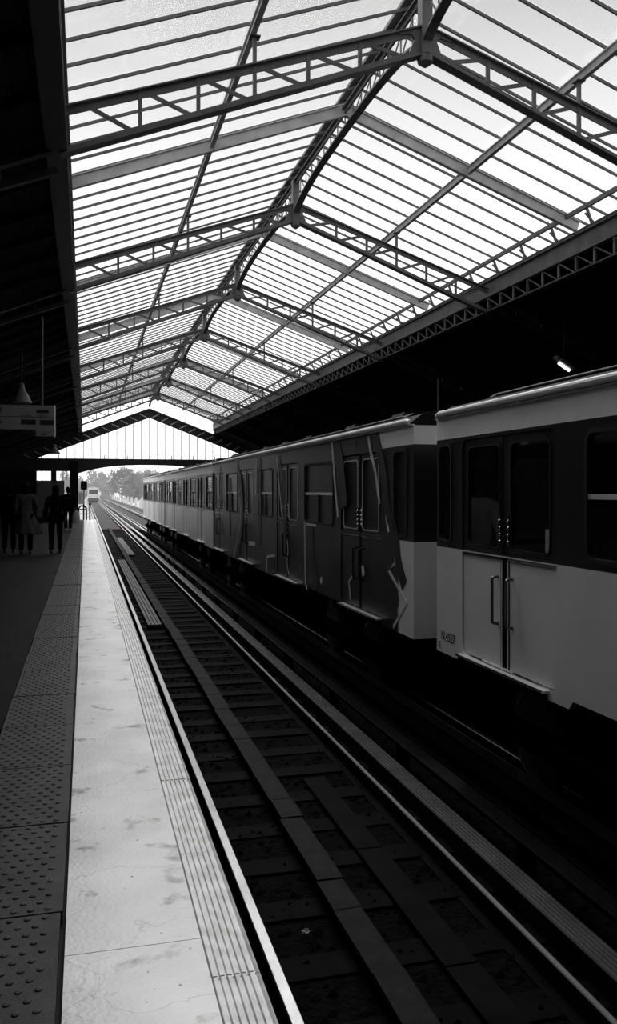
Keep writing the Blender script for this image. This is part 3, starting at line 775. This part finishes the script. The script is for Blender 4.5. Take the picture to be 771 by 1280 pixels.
    # bogies
    for yb_ in (L * .18, L * .82):
        bg_ = MB().box(.12, CW - .12, F(yb_) - 1.5, F(yb_) + 1.5, -.72, -.45).box(.02, .14, F(yb_) - 1.2, F(yb_) + 1.2, -.66, -.5)
        bo = bg_.build('bogie', 'soot', t)
        for yo in (-.95, .95):
            for xw in (.12, CW - .30):
                pr = [(.02, 0), (.36, 0), (.43, .03), (.45, .09), (.43, .15), (.36, .18), (.02, .18)]
                wm = MB().loft([[(xw + z, F(yb_) + yo + q*cos(2*pi*k/20), -.545 + q*sin(2*pi*k/20)) for k in range(20)] for q, z in pr])
                wm.build('wheel', 'rubber', bo)
    for q in range(4):
        yy = F(L * (.36 + .09 * q)); MB().box(.25, .95, yy - .4, yy + .4, -.75, -.40).build('equipment_box', 'soot', t)
    return t

L_CAR = 15.4
c1 = car(8.40, L_CAR, True, 'pale two-tone metro car nearest the camera, at the right edge of the picture', [(.045, .37)], [1.50, 5.72, 9.92, 14.1], [(2.78, 4.52), (7.0, 8.7), (11.2, 12.9)], notch=((1.0, 1.72, .10), (2.55, 4.6, .07)), vents=0)
c2 = car(9.06, 15.45, False, 'metro car covered in dark graffiti, second from the camera', [(.22, .66)], [1.98, 6.27, 10.42, 14.55], [(3.25, 4.98), (7.55, 8.99), (11.6, 13.25)], painted=True, notch=((2.9, 5.4, .06),))
c3 = car(24.85, 15.5, False, 'third metro car from the camera, pale lower panels and many dark windows', [], [2.70, 6.95, 11.1, 14.6], [(.15, 1.35), (4.0, 5.7), (8.3, 9.9), (12.2, 13.5)], detail=False)
c4 = car(40.75, 15.1, False, 'farthest car of the standing train, sunlit beyond the gable', [(14.4, 14.75)], [1.9, 5.8, 9.7, 13.3], [(.15, .85), (3.1, 4.6), (7.0, 8.5), (10.9, 12.2)], detail=False)

# lettering on the near car
me = text_mesh('number_lettering', 'N.4527', .118)
o = link('lettering', me, 'ink', c1); o['label'] = 'black serial number N.4527'
ROT = Matrix(((0, 0, -1), (-1, 0, 0), (0, 1, 0))).to_euler()      # text x -> -Y, text y -> +Z, facing -X
o.rotation_euler = ROT; o.location = (-.002, 8.285 - 8.40, .005); o.scale = (.98, 1.1, 1)
o = link('lettering', text_mesh('weight_lettering', '25', .075), 'ink', c1); o['label'] = 'small black mark under the serial number'
o.rotation_euler = ROT; o.location = (-.002, 8.36 - 8.40, -.075); o.scale = (.8, 1, 1)
MB().box(-.003, -.0005, 8.29 - 8.40, 8.335 - 8.40, -.095, -.088).build('lettering_bar', 'ink', c1)
# notice stuck in the door window, plate on the second car
MB().box(.018, .022, 6.13 - 8.40, 6.23 - 8.40, 1.05, 1.24).build('window_notice', 'sign_face', c1)['label'] = 'pale notice stuck inside the door window'
# graffiti
def stroke(pts, wd, m_, nm='graffiti_stroke', sharp=False):
    P = curve_pts([Vector((y - 9.06, max(z, SILL + .01), 0)) for y, z in pts], 6) if not sharp else [Vector((y - 9.06, max(z, SILL + .01), 0)) for y, z in pts]
    x = -.006; m = MB(); n = len(P)
    A = []; B = []
    for i, p in enumerate(P):
        d = (P[min(i+1,n-1)] - P[max(i-1,0)]).normalized(); q = Vector((-d.y, d.x, 0)) * (wd / 2)
        A.append(p + q); B.append(p - q)
    poly = [(a.x, a.y) for a in A] + [(b.x, b.y) for b in reversed(B)]
    for i in range(n - 1):
        q = [A[i], A[i+1], B[i+1], B[i]]
        m.prism([(v.x, v.y) for v in q], 'x', x, x + .004)
    m.build(nm, m_, c2)
GL = [([(12.37,2.29),(12.22,1.69),(12.05,1.17)],.075), ([(10.66,2.27),(10.58,2.09),(10.38,1.8),(10.21,1.39)],.07), ([(9.97,1.25),(9.88,1.05)],.06),
      ([(9.66,.76),(9.65,.69),(9.88,.58),(9.28,.25),(9.71,-.09)],.05), ([(11.3,.39),(11.52,.27),(11.44,.03)],.045), ([(16.21,2.22),(15.86,1.35),(15.72,1.05)],.05),
      ([(15.59,1.02),(15.26,.51),(15.33,.24),(15.2,.03)],.045), ([(18.22,2.25),(18.31,1.48)],.06), ([(20.3,1.4),(20.3,.74),(21.16,-.1)],.05), ([(14.02,1.07),(13.98,.1),(13.86,-.1)],.05),
      ([(13.89,1.01),(13.29,1.01)],.07), ([(17.16,-.1),(17.16,.2)],.06), ([(17.16,.2),(16.39,.29)],.05), ([(19.16,.37),(18.4,.39)],.09), ([(10.9,.55),(10.86,.42)],.10), ([(13.0,.18),(12.95,.1)],.10)]
GD = [([(10.35,2.28),(10.05,1.72),(9.96,1.39),(9.65,1.01),(9.54,.70),(9.35,.45)],.20), ([(12.12,2.27),(11.87,1.75),(11.75,1.32)],.32), ([(20.64,2.22),(20.08,1.4),(20.08,.75),(20.92,-.1)],.30),
      ([(17.8,2.25),(17.9,1.6),(17.8,.4)],.28), ([(16.0,2.2),(15.6,1.3),(15.4,.3)],.16), ([(13.6,.95),(13.5,.4),(13.2,.02)],.22), ([(23.4,2.2),(23.3,1.2)],.16), ([(11.9,2.22),(11.2,2.2)],.07), ([(21.9,1.9),(21.8,1.2),(21.7,.4)],.22), ([(16.9,.12),(16.4,.1)],.24)]
for i, (p, wd) in enumerate(GL): stroke(p, wd, 'graffiti_light', sharp=i in (3, 4))
for p, wd in GD: stroke(p, wd, 'graffiti_dark')

# ---- small approaching train far down the near track
ft = thing('distant_train', 'tiny pale metro train far down the empty track', 'train', (T1, 200, -1.0))
pr = rrect(-1.2, 1.2, .9, 3.4, (.08, .08, .35, .35), 5)
MB().prism(pr, 'y', 0, 30).build('train_body', 'band', ft)
MB().prism(rrect(-1.0, 1.0, 1.95, 2.85, .1), 'y', -.03, .0).build('windscreen', 'black', ft)
MB().box(-1.2, 1.2, -.05, .0, .35, .95).build('bumper', 'belt', ft)
MB().box(-1.0, 1.0, .3, 29, .1, .9).build('underframe', 'soot', ft)
for x in (-.8, .8): MB().box(x - .14, x + .14, -.06, -.03, 1.25, 1.5).build('headlight', 'chrome', ft)

# ============================================================ THINGS ON THE PLATFORM
# hanging train indicator
sg = thing('hanging_sign', 'grey hanging train indicator board with dark display windows', 'sign', (-.47, 14.0, 0))
MB().prism([(-2.6, 2.52), (-.285, 2.52), (-.285, 2.42), (0, 2.42), (0, 2.895), (-2.6, 2.895)], 'y', 0, .14).build('board', 'sign_face', sg)
MB().box(-.012, .006, -.006, .146, 2.41, 2.90).build('edge_trim', 'gutter', sg)
for a, b, c_, d_ in ((-.275, -.092, 2.775, 2.827), (-.505, -.285, 2.595, 2.670), (-.225, -.010, 2.590, 2.668)): MB().box(a, b, -.006, .0, c_, d_).build('display_window', 'ink', sg)
MB().box(-2.6, -.012, -.004, 0, 2.706, 2.714).build('row_line', 'ink', sg)
MB().loft([[(-.87 + q*cos(2*pi*k/24), yy, 2.815 + q*sin(2*pi*k/24)) for k in range(24)] for q, yy in ((.075, -.005), (.075, .0))]).build('line_badge', 'ink', sg)
def sign_text(body, size, x, z, right=False):
    me = text_mesh('sign_lettering', body, size, .002); wdt = max(v.co.x for v in me.vertices) if len(me.vertices) else 0
    o = link('lettering', me, 'ink', sg, (x - (wdt if right else 0), -.003, z)); o.rotation_euler = (pi/2, 0, 0)
sign_text('1er train', .040, -.500, 2.722); sign_text('2e train', .040, -.225, 2.722)
sign_text('Étoile', .105, -.785, 2.605, True)
MB().box(-.255, -.075, -.003, 0, 2.474, 2.480).build('row_line', 'ink', sg)
MB().box(-.220, -.115, -.003, 0, 2.434, 2.456).build('display_window', 'ink', sg)
for x in (-.19, -1.9): MB().path([(x, .07, 2.89), (x, .07, 4.3)], .016, 8).build('hanger_rod', 'iron', sg)

def pendant(x, y, z, label, drop, r=.20, tilt=0):
    t = thing('pendant_lamp', label, 'lamp', (x, y, z), 'enamel pendant lamps under the left canopy')
    MB().lathe([(r, 0), (r*.98, .012), (r*.55, .17), (.06, .23), (.045, .30), (.045, .34), (.02, .36)], n=24).build('shade', 'lamp_shade', t, smooth=False)
    MB().lathe([(.02, .02), (.055, .06), (.05, .12), (.03, .17)], n=14).build('bulb', 'white_board', t)
    MB().path([(0, 0, .34), (0, 0, drop)], .012, 6).build('cord', 'iron_dark', t)
    t.rotation_euler = (0, tilt, 0)
pendant(-1.24, 10.2, 3.42, 'pendant lamp shade cut by the left picture edge', .78, .20)
pendant(-1.13, 16.4, 3.17, 'pendant lamp shade behind the hanging indicator board', 1.0, .18)
pendant(-1.14, 33.9, 2.98, 'small black pendant lamp silhouetted against the end gable', 1.2, .215)

# station-end signal, railing and board
sgn = thing('railway_signal', 'small black railway signal on a post at the platform end', 'signal', (-.09, 47.2, 0))
MB().prism(rrect(-.17, .17, 1.62, 2.10, .09), 'y', -.1, .1).build('signal_head', 'black', sgn)
for z in (1.75, 1.95): MB().loft([[(q*cos(2*pi*k/12), yy, z + q*sin(2*pi*k/12)) for k in range(12)] for q, yy in ((.06,-.10),(.07,-.16))]).build('lens_hood', 'black', sgn)
MB().box(-.03, .03, -.03, .03, 0, 1.62).build('post', 'black', sgn)
wbd = thing('warning_board', 'white board above the dark railing at the platform end', 'board', (-.27, 47.0, 0))
MB().box(-.17, .17, -.02, .02, .86, 1.50).build('panel', 'white_board', wbd)
MB().box(-.03, .0, -.025, -.02, .95, 1.40).build('panel_mark', 'sign_face', wbd)
for x in (-.15, .15): MB().box(x - .02, x + .02, .02, .06, 0, 1.45).build('post', 'black', wbd)
rg = thing('end_railing', 'dark arched railing closing the platform end', 'railing', (-.16, 47.4, 0))
pts = [(-.2, 0, 0), (-.2, 0, .62), (-.1, 0, .76), (.1, 0, .76), (.2, 0, .62), (.2, 0, 0)]
MB().path(pts, .045, 8).build('frame', 'black', rg)
for z in (.3, .55): MB().box(-.2, .2, -.02, .02, z, z + .05).build('crossbar', 'black', rg)
mk = thing('marker_post', 'short dark marker post right of the end railing', 'post', (.22, 47.5, 0))
MB().box(-.04, .04, -.04, .04, 0, .80).build('post', 'black', mk); MB().box(-.07, .07, -.05, .05, .80, .9).build('cap', 'black', mk)

# opposite side: lit tube lamp and a hanging rod
tl = thing('tube_lamp', 'lit fluorescent tube lamp under the right canopy above the near car', 'lamp', (8.0, 13.15, 3.70))
MB().beam((-.17, 0, .16), (.17, 0, -.04), .12, .05).build('housing', 'lamp_shade', tl)
em = bpy.data.materials.new('lit_tube'); em.use_nodes = True; pb = em.node_tree.nodes['Principled BSDF']
pb.inputs['Emission Color'].default_value = (1, 1, 1, 1); pb.inputs['Emission Strength'].default_value = 1.6
MB().path([(-.105, 0, .062), (.105, 0, -.062)], .026, 10).build('tube', em, tl)
MB().path([(0, 0, .11), (0, 0, .75)], .01, 6).build('rod', 'iron_dark', tl)
hr = thing('hanging_rod', 'thin vertical rod hanging under the right canopy behind the cars', 'rod', (8.0, 18.6, 3.0))
MB().path([(0, 0, 0), (0, 0, 1.2)], .022, 8).build('rod', 'iron', hr); MB().box(-.05, .05, -.05, .05, -.06, 0).build('rod_end', 'iron', hr)

# ============================================================ PEOPLE
def skin_mesh(V, Ed, R, root=0, sub=2):
    me = bpy.data.meshes.new('sk'); me.from_pydata(V, Ed, []); o = bpy.data.objects.new('sk', me); C.objects.link(o)
    md = o.modifiers.new('skin', 'SKIN'); md.use_smooth_shade = True
    if not me.skin_vertices: me.attributes.new('skin', 'FLOAT', 'POINT')
    for i, r_ in enumerate(R):
        sv = me.skin_vertices[0].data[i]; sv.radius = (r_, r_) if not isinstance(r_, tuple) else r_; sv.use_root = (i == root)
    md.branch_smoothing = .6
    sb = o.modifiers.new('sub', 'SUBSURF'); sb.levels = sub; sb.render_levels = sub
    dg = bpy.context.evaluated_depsgraph_get(); me2 = bpy.data.meshes.new_from_object(o.evaluated_get(dg))
    bpy.data.objects.remove(o); bpy.data.meshes.remove(me); return me2
def mesh_to_mb(me, mb):
    mb.add([v.co.copy() for v in me.vertices], [tuple(p.vertices) for p in me.polygons])
def remesh(mb, name, vox):
    me = mb.mesh(name); o = bpy.data.objects.new(name, me); C.objects.link(o)
    md = o.modifiers.new('r', 'REMESH'); md.mode = 'VOXEL'; md.voxel_size = vox; md.use_smooth_shade = True
    sm = o.modifiers.new('s', 'SMOOTH'); sm.iterations = 2; sm.factor = .4
    dg = bpy.context.evaluated_depsgraph_get(); me2 = bpy.data.meshes.new_from_object(o.evaluated_get(dg)); me2.name = name
    bpy.data.objects.remove(o); bpy.data.meshes.remove(me); return me2
def ell(mb, c, r, n=14, m_=10):
    rings = [[(c[0] + r[0]*sin(pi*j/m_)*cos(2*pi*k/n), c[1] + r[1]*sin(pi*j/m_)*sin(2*pi*k/n), c[2] + r[2]*cos(pi*j/m_)) for k in range(n)] for j in range(1, m_)]
    mb.loft(rings)

def person(loc, rz, H, label, stepf=.18, top='cloth_dark', legs_m='cloth_mid', coat=None, arms=None, lean=(0, 0), head_m='hair', shoe='shoe', long_hair=False, skirt=False):
    """Standing / walking figure facing local +Y; +X is its right. All lengths scale with H."""
    k = H / 1.75
    t = thing('person', label, 'person', loc); t.rotation_euler = (0, 0, rz)
    def V3(x, y, z): return (k * (x + lean[0] * max(0, z - .9)), k * (y + lean[1] * max(0, z - .9)), k * z)
    hipz, chz, nkz = .93, 1.30, 1.47
    s_ = stepf
    fr = dict(hip=(.095, 0, .90), knee=(.10, s_*.62, .49), ank=(.10, s_*.95, .085), toe=(.115, s_*.95 + .15, .035))
    fl2 = dict(hip=(-.095, 0, .90), knee=(-.10, -s_*.25, .49), ank=(-.10, -s_*1.25, .10), toe=(-.115, -s_*1.25 + .15, .035))
    arms = arms or {1: [(.185, 0, 1.41), (.235, -.06, 1.14), (.235, .02, .90)], -1: [(-.185, 0, 1.41), (-.235, -.02, 1.14), (-.24, .08, .91)]}
    V = [V3(0, 0, hipz), V3(0, .0, 1.10), V3(0, .01, chz), V3(0, 0, 1.42), V3(0, .01, 1.50), V3(0, .025, 1.58)]
    Ed = [(0,1),(1,2),(2,3),(3,4),(4,5)]
    R = [(.155,.115), (.135,.10), (.155,.115), (.10,.085), .052, .055]
    for lg in (fr, fl2):
        i = len(V); V += [V3(*lg['hip']), V3(*[a*.5 + b*.5 for a, b in zip(lg['hip'], lg['knee'])]), V3(*lg['knee']), V3(*[a*.6 + b*.4 for a, b in zip(lg['knee'], lg['ank'])]), V3(*lg['ank']), V3(*lg['toe'])]
        Ed += [(0,i)] + [(i+j, i+j+1) for j in range(5)]; R += [.088, .078, .055, .055, .038, .032]
    for s2 in (1, -1):
        a = arms[s2]; i = len(V); V += [V3(*a[0]), V3(*a[1]), V3(*a[2])]; Ed += [(3,i),(i,i+1),(i+1,i+2)]; R += [.055, .042, .028]
    R = [tuple(q*k for q in r_) if isinstance(r_, tuple) else r_*k for r_ in R]
    mb = MB(); mesh_to_mb(skin_mesh(V, Ed, R), mb)
    hc = Vector(V3(0, .035, 1.635))
    ell(mb, hc, (.075*k, .095*k, .118*k)); ell(mb, hc + Vector((0, .03*k, -.05*k)), (.055*k, .065*k, .065*k))
    mb.path([hc + Vector((0, .085*k, .02*k)), hc + Vector((0, .115*k, -.02*k)), hc + Vector((0, .09*k, -.03*k))], [.008*k, .014*k, .012*k], 8)
    for s2 in (1, -1):
        ell(mb, hc + Vector((s2*.076*k, -.005*k, -.005*k)), (.012*k, .022*k, .032*k), 8, 6)
        ell(mb, hc + Vector((s2*.030*k, .088*k, .012*k)), (.012*k, .010*k, .009*k), 8, 6)
        w_ = Vector(V3(*arms[s2][2])); e_ = Vector(V3(*arms[s2][1])); d = (w_ - e_).normalized()
        sd = Vector((0, 1, 0)) - d * d.y; sd.normalize(); nn = d.cross(sd)
        palm = w_ + d * .05 * k
        ell(mb, palm, (.022*k, .042*k, .052*k), 10, 8)
        for q in range(4):                               # four fingers, slightly curled
            b0 = w_ + d * .085*k + sd * (.030 - .020*q) * k; ln = (.068, .078, .072, .055)[q] * k
            mb.path([b0, b0 + d*ln*.5 - nn*s2*.006*k, b0 + d*ln*.85 - nn*s2*.020*k], [.0095*k, .0088*k, .0075*k], 8)
        b0 = w_ + d*.025*k + sd*.030*k
        mb.path([b0, b0 + d*.03*k + sd*.022*k, b0 + d*.06*k + sd*.026*k], [.012*k, .011*k, .009*k], 8)
    mb.path([hc + Vector((-.022*k, .094*k, -.058*k)), hc + Vector((.022*k, .094*k, -.058*k))], .006*k, 6)
    link('body', remesh(mb, 'body', .011), 'skin', t)
    # hair
    hb = MB(); ell(hb, hc + Vector((0, -.022*k, .020*k)), (.096*k, .106*k, .122*k)); ell(hb, hc + Vector((0, -.045*k, -.07*k)), (.072*k, .055*k, .07*k))
    if long_hair: hb.loft([[(hc.x + rx*k*cos(2*pi*q/12), hc.y - .05*k + ry*k*sin(2*pi*q/12), hc.z + z*k) for q in range(12)] for rx, ry, z in ((.08,.06,.03),(.09,.06,-.08),(.085,.05,-.18),(.05,.03,-.25))])
    link('hair', remesh(hb, 'hair', .014), head_m, t)
    # trousers or skirt
    if not skirt:
        V = [V3(0, 0, .95)]; Ed = []; R = [(.175,.135)]
        for lg in (fr, fl2):
            i = len(V); V += [V3(*lg['hip']), V3(*lg['knee']), V3(lg['ank'][0], lg['ank'][1], lg['ank'][2] - .015)]; Ed += [(0,i),(i,i+1),(i+1,i+2)]; R += [.105, .076, .062]
        R = [tuple(q*k for q in r_) if isinstance(r_, tuple) else r_*k for r_ in R]
        link('trousers', skin_mesh(V, Ed, R), legs_m, t)
    # jacket or shirt with sleeves
    V = [V3(0, 0, .90), V3(0, 0, 1.12), V3(0, .01, 1.30), V3(0, 0, 1.44), V3(0, .0, 1.525)]; Ed = [(0,1),(1,2),(2,3),(3,4)]
    R = [(.19,.145), (.165,.125), (.185,.14), (.125,.10), (.07,.07)]
    for s2 in (1, -1):
        a = arms[s2]; i = len(V); e_ = [a[1][q] + .82*(a[2][q] - a[1][q]) for q in range(3)]
        V += [V3(*a[0]), V3(*a[1]), V3(*e_)]; Ed += [(3,i),(i,i+1),(i+1,i+2)]; R += [.075, .060, .048]
    R = [tuple(q*k for q in r_) if isinstance(r_, tuple) else r_*k for r_ in R]
    link('jacket' if not coat else 'coat_bodice', skin_mesh(V, Ed, R), top if not coat else coat, t)
    if coat:                                             # flared coat skirt with folds
        rings = []
        for j in range(13):
            f0 = j / 12; z = 1.06 - .56 * f0; rx = .175 + .17 * f0 ** 1.3; ry = .14 + .13 * f0
            rings.append([V3((rx + .018*f0*sin(q*2*pi/48*9 + 1))*cos(q*2*pi/48) + .05*f0, (ry + .018*f0*sin(q*2*pi/48*9 + 1))*sin(q*2*pi/48) - .02*f0, z + .012*sin(q*.9)*f0) for q in range(48)])
        inner = [[(a*.94, b*.94, c_) for a, b, c_ in r_] for r_ in reversed(rings)]
        MB().loft(rings + inner, False).build('coat_skirt', coat, t, smooth=True)
    for lg in (fr, fl2):
        a = Vector(V3(*lg['ank'])); b = Vector(V3(*lg['toe']))
        mb = MB(); lift = max(0, (lg['ank'][2] - .085)) * k
        for nm in (0,):
            rings = []
            for q, (yy, ww, hh) in enumerate(((-.065,.030,.085),(-.03,.040,.105),(.03,.042,.085),(.09,.048,.062),(.15,.044,.045),(.19,.022,.028))):
                cx, cy = a.x, a.y + yy*k
                rings.append([(cx + ww*k*cos(2*pi*u/12), cy, lift + max(0, (hh*.5 + hh*.5*sin(2*pi*u/12)))*k) for u in range(12)])
            mb.loft(rings)
        mb.build('shoe', shoe, t, smooth=True)
    return t

p1 = person((-1.42, 22.0, 0), .05, 1.76, 'person in a long flared grey coat walking away on the left platform', .14, coat='cloth_coat', long_hair=True, legs_m='cloth_mid', shoe='shoe',
       arms={1: [(.185, 0, 1.41), (.27, -.02, 1.17), (.25, .17, 1.10)], -1: [(-.185, 0, 1.41), (-.23, -.02, 1.14), (-.22, .06, .92)]})
p2 = person((-.72, 22.1, 0), 0, 1.70, 'person in dark jacket and trousers mid-stride beside the tactile strip', .20, long_hair=True)
hb = thing('shoulder_bag', 'small dark bag hanging at the hip of the striding person', 'bag', (-.985, 22.02, .88))
MB().prism(rrect(-.11, .11, 0, .20, .05), 'x', -.035, .035).build('bag_body', 'cloth_dark', hb)
MB().path(curve_pts([(0, -.08, .19), (.10, -.06, .42), (.20, 0, .60), (.10, .08, .42), (0, .08, .19)], 4), .010, 6).build('strap', 'cloth_dark', hb)
p3 = person((-.66, 34.5, 0), .1, 1.70, 'distant person beyond the striding one, carrying a pale bag', .16, shoe='shoe_pale',
       arms={1: [(.185, 0, 1.41), (.25, -.02, 1.14), (.27, .03, .90)], -1: [(-.185, 0, 1.41), (-.23, -.02, 1.14), (-.22, .06, .92)]})
cbg = thing('carrier_bag', 'pale carrier bag held by the distant person', 'bag', (-.36, 34.5, .30))
MB().loft([[(sx*cos(2*pi*q/16), sy*sin(2*pi*q/16), z) for q in range(16)] for sx, sy, z in ((.13,.06,0),(.16,.09,.06),(.15,.08,.25),(.10,.05,.42),(.03,.03,.50))]).build('bag_body', 'bag', cbg, smooth=True)
MB().path([(0,-.02,.48),(0,0,.58),(0,.02,.48)], .008, 6).build('bag_handle', 'bag', cbg)
p4 = person((-1.86, 22.6, 0), .0, 1.72, 'person in black almost lost in shadow at far left', .06)
# passenger inside the near car, back towards the door window
p5 = person((3.87, 8.02, 0.005), radians(-62), 1.74, 'passenger in a loose pale shirt seen through the near car door window', .03, top='cloth_pale', lean=(.0, .10),
       arms={1: [(.185, 0, 1.41), (.25, .04, 1.16), (.24, .10, .93)], -1: [(-.185, 0, 1.41), (-.23, .02, 1.15), (-.21, .14, .94)]})

# ============================================================ OUTSIDE
vd = MB().box(-1.6, 7.6, YE, 62, -2.2, -1.5).box(-1.6, 7.6, 62, 300, -2.2, -1.17).build('viaduct_deck', 'viaduct')
for xa_, xb_ in ((.45, 3.15), (3.4, 6.1)): MB().box(xa_, xb_, 62, 290, -1.17, -1.14).build('ballast_strip', 'outer_ballast', vd)
tag(vd, 'viaduct deck carrying the tracks on beyond the station', kind='structure')
MB().box(-.55, .42, YE, 120, -1.25, -.95).build('cable_walkway', 'viaduct', vd)
for i in range(24): MB().box(-1.2, 7.2, 60 + i*10, 61.2 + i*10, -8, -2.2).build('viaduct_pier', 'viaduct', vd)
gr = MB().box(-300, 300, -40, 500, -8.2, -8).build('ground', 'ground')
tag(gr, 'street level far below the viaduct', kind='structure')
def parapet(x, nm, label, s_):
    t = thing(nm, label, 'parapet', (x, 0, -1.17))
    MB().box(-.06, .06, 49, 290, 0, .55).build('parapet_wall', 'parapet', t)
    return t
parapet(-1.45, 'viaduct_parapet', 'low iron parapet on the left of the viaduct', -1)
pr_ = parapet(6.9, 'viaduct_parapet', 'low iron parapet on the right of the viaduct topped with curved white plates', 1)
q = [(0, .50)]
for i in range(9):
    a = .5*pi*i/8; q.append((8.0 * (1 - cos(a)) if False else 8.0 - 8.0*cos(a), .50 + 1.35*sin(a)))
q += [(8.2, 1.85), (8.2, .5)]
pm = MB().prism([(8.2 - a, b) for a, b in q], 'x', -.05, .05).mesh('white_plate'); pm.materials.append(M['parapet_white'])
for i in range(14): link('white_plate', pm, None, pr_, (-.02, 72 + i * 12, 0))

def crown_mesh(seed, nclump, nleaf):
    r = random.Random(seed); mb = MB()
    for c_ in range(nclump):
        th = r.uniform(0, 2*pi); ph = math.acos(r.uniform(-.75, 1)); rad = r.uniform(.55, .88)
        cx, cy, cz = rad*sin(ph)*cos(th), rad*sin(ph)*sin(th), rad*cos(ph)*1.05
        cr = r.uniform(.20, .34)
        for l in range(nleaf):
            d = Vector((r.gauss(0,1), r.gauss(0,1), r.gauss(0,1))).normalized()
            p = Vector((cx, cy, cz)) + d * cr * r.uniform(.75, 1.0); s_ = r.uniform(.040, .070)
            u = d.orthogonal().normalized(); v = d.cross(u); a = r.uniform(0, 2*pi); u, v = u*cos(a) + v*sin(a), v*cos(a) - u*sin(a)
            u = (u + d * r.uniform(-.5,.5)).normalized()
            mb.add([p - u*s_, p + v*s_*.6, p + u*s_, p - v*s_*.6], [(0,1,2,3)])
    me = bpy.data.meshes.new('crown'); me.from_pydata(mb.v, [], mb.f); return me
crowns = [crown_mesh(1, 46, 110), crown_mesh(2, 52, 100)]
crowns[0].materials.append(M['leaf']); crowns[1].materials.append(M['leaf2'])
trunk = MB().path([(0,0,0),(.05,0,.35),(0,.05,.75),(.05,0,1.0)], [.06,.045,.035,.012], 8)
for a in range(6): trunk.path([(0,.03,.55 + .06*a),(.35*cos(a*1.1),.35*sin(a*1.1),.85 + .05*a)], [.022,.006], 6)
trm = trunk.mesh('trunk'); trm.materials.append(M['bark'])
TREES = [(13.4, 250, 4.6, 15.2, 0, 'rounded pale tree just left of the far car roof'), (12.4, 305, 5.6, 18.6, 1, 'tall darker tree rising behind the rounded pale tree'), (20.5, 268, 5.2, 16.4, 1, 'dark tree partly behind the far end of the train'),
         (30, 255, 6, 15.4, 0, 'pale tree behind the far train roof, right of the dark one'), (21, 330, 7, 18.5, 0, 'hazy tree between the dark pair of trees, farther back'), (5, 400, 9, 20.0, 0, 'pale hazy tree beyond the distant train'),
         (-7, 395, 9, 19.0, 0, 'pale hazy tree behind the signal'), (42, 300, 8, 17, 1, 'broad hazy tree far behind the train roof'), (-16, 190, 6, 14, 1, 'hazy tree left of the viaduct behind the pier'), (56, 290, 9, 16, 0, 'farthest right hazy tree seen past the train')]
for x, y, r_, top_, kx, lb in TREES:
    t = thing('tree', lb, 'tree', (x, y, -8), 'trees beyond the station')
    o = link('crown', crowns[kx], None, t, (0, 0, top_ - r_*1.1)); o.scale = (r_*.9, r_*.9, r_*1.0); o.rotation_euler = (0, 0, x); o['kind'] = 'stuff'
    o = link('trunk', trm, None, t); o.scale = (r_*.5, r_*.5, top_ - r_*.7)

# thin summer haze over the street beyond the station
hz = MB().box(-140, 140, 66, 420, -7.9, 60).build('haze', None)
vm = bpy.data.materials.new('haze_air'); vm.use_nodes = True; vn = vm.node_tree; vn.nodes.clear()
vo = vn.nodes.new('ShaderNodeOutputMaterial'); vs_ = vn.nodes.new('ShaderNodeVolumeScatter')
vs_.inputs['Density'].default_value = .0012; vs_.inputs['Color'].default_value = (1, 1, 1, 1)
vn.links.new(vs_.outputs[0], vo.inputs['Volume']); hz.data.materials.append(vm)
tag(hz, 'pale haze in the air beyond the station', kind='stuff')
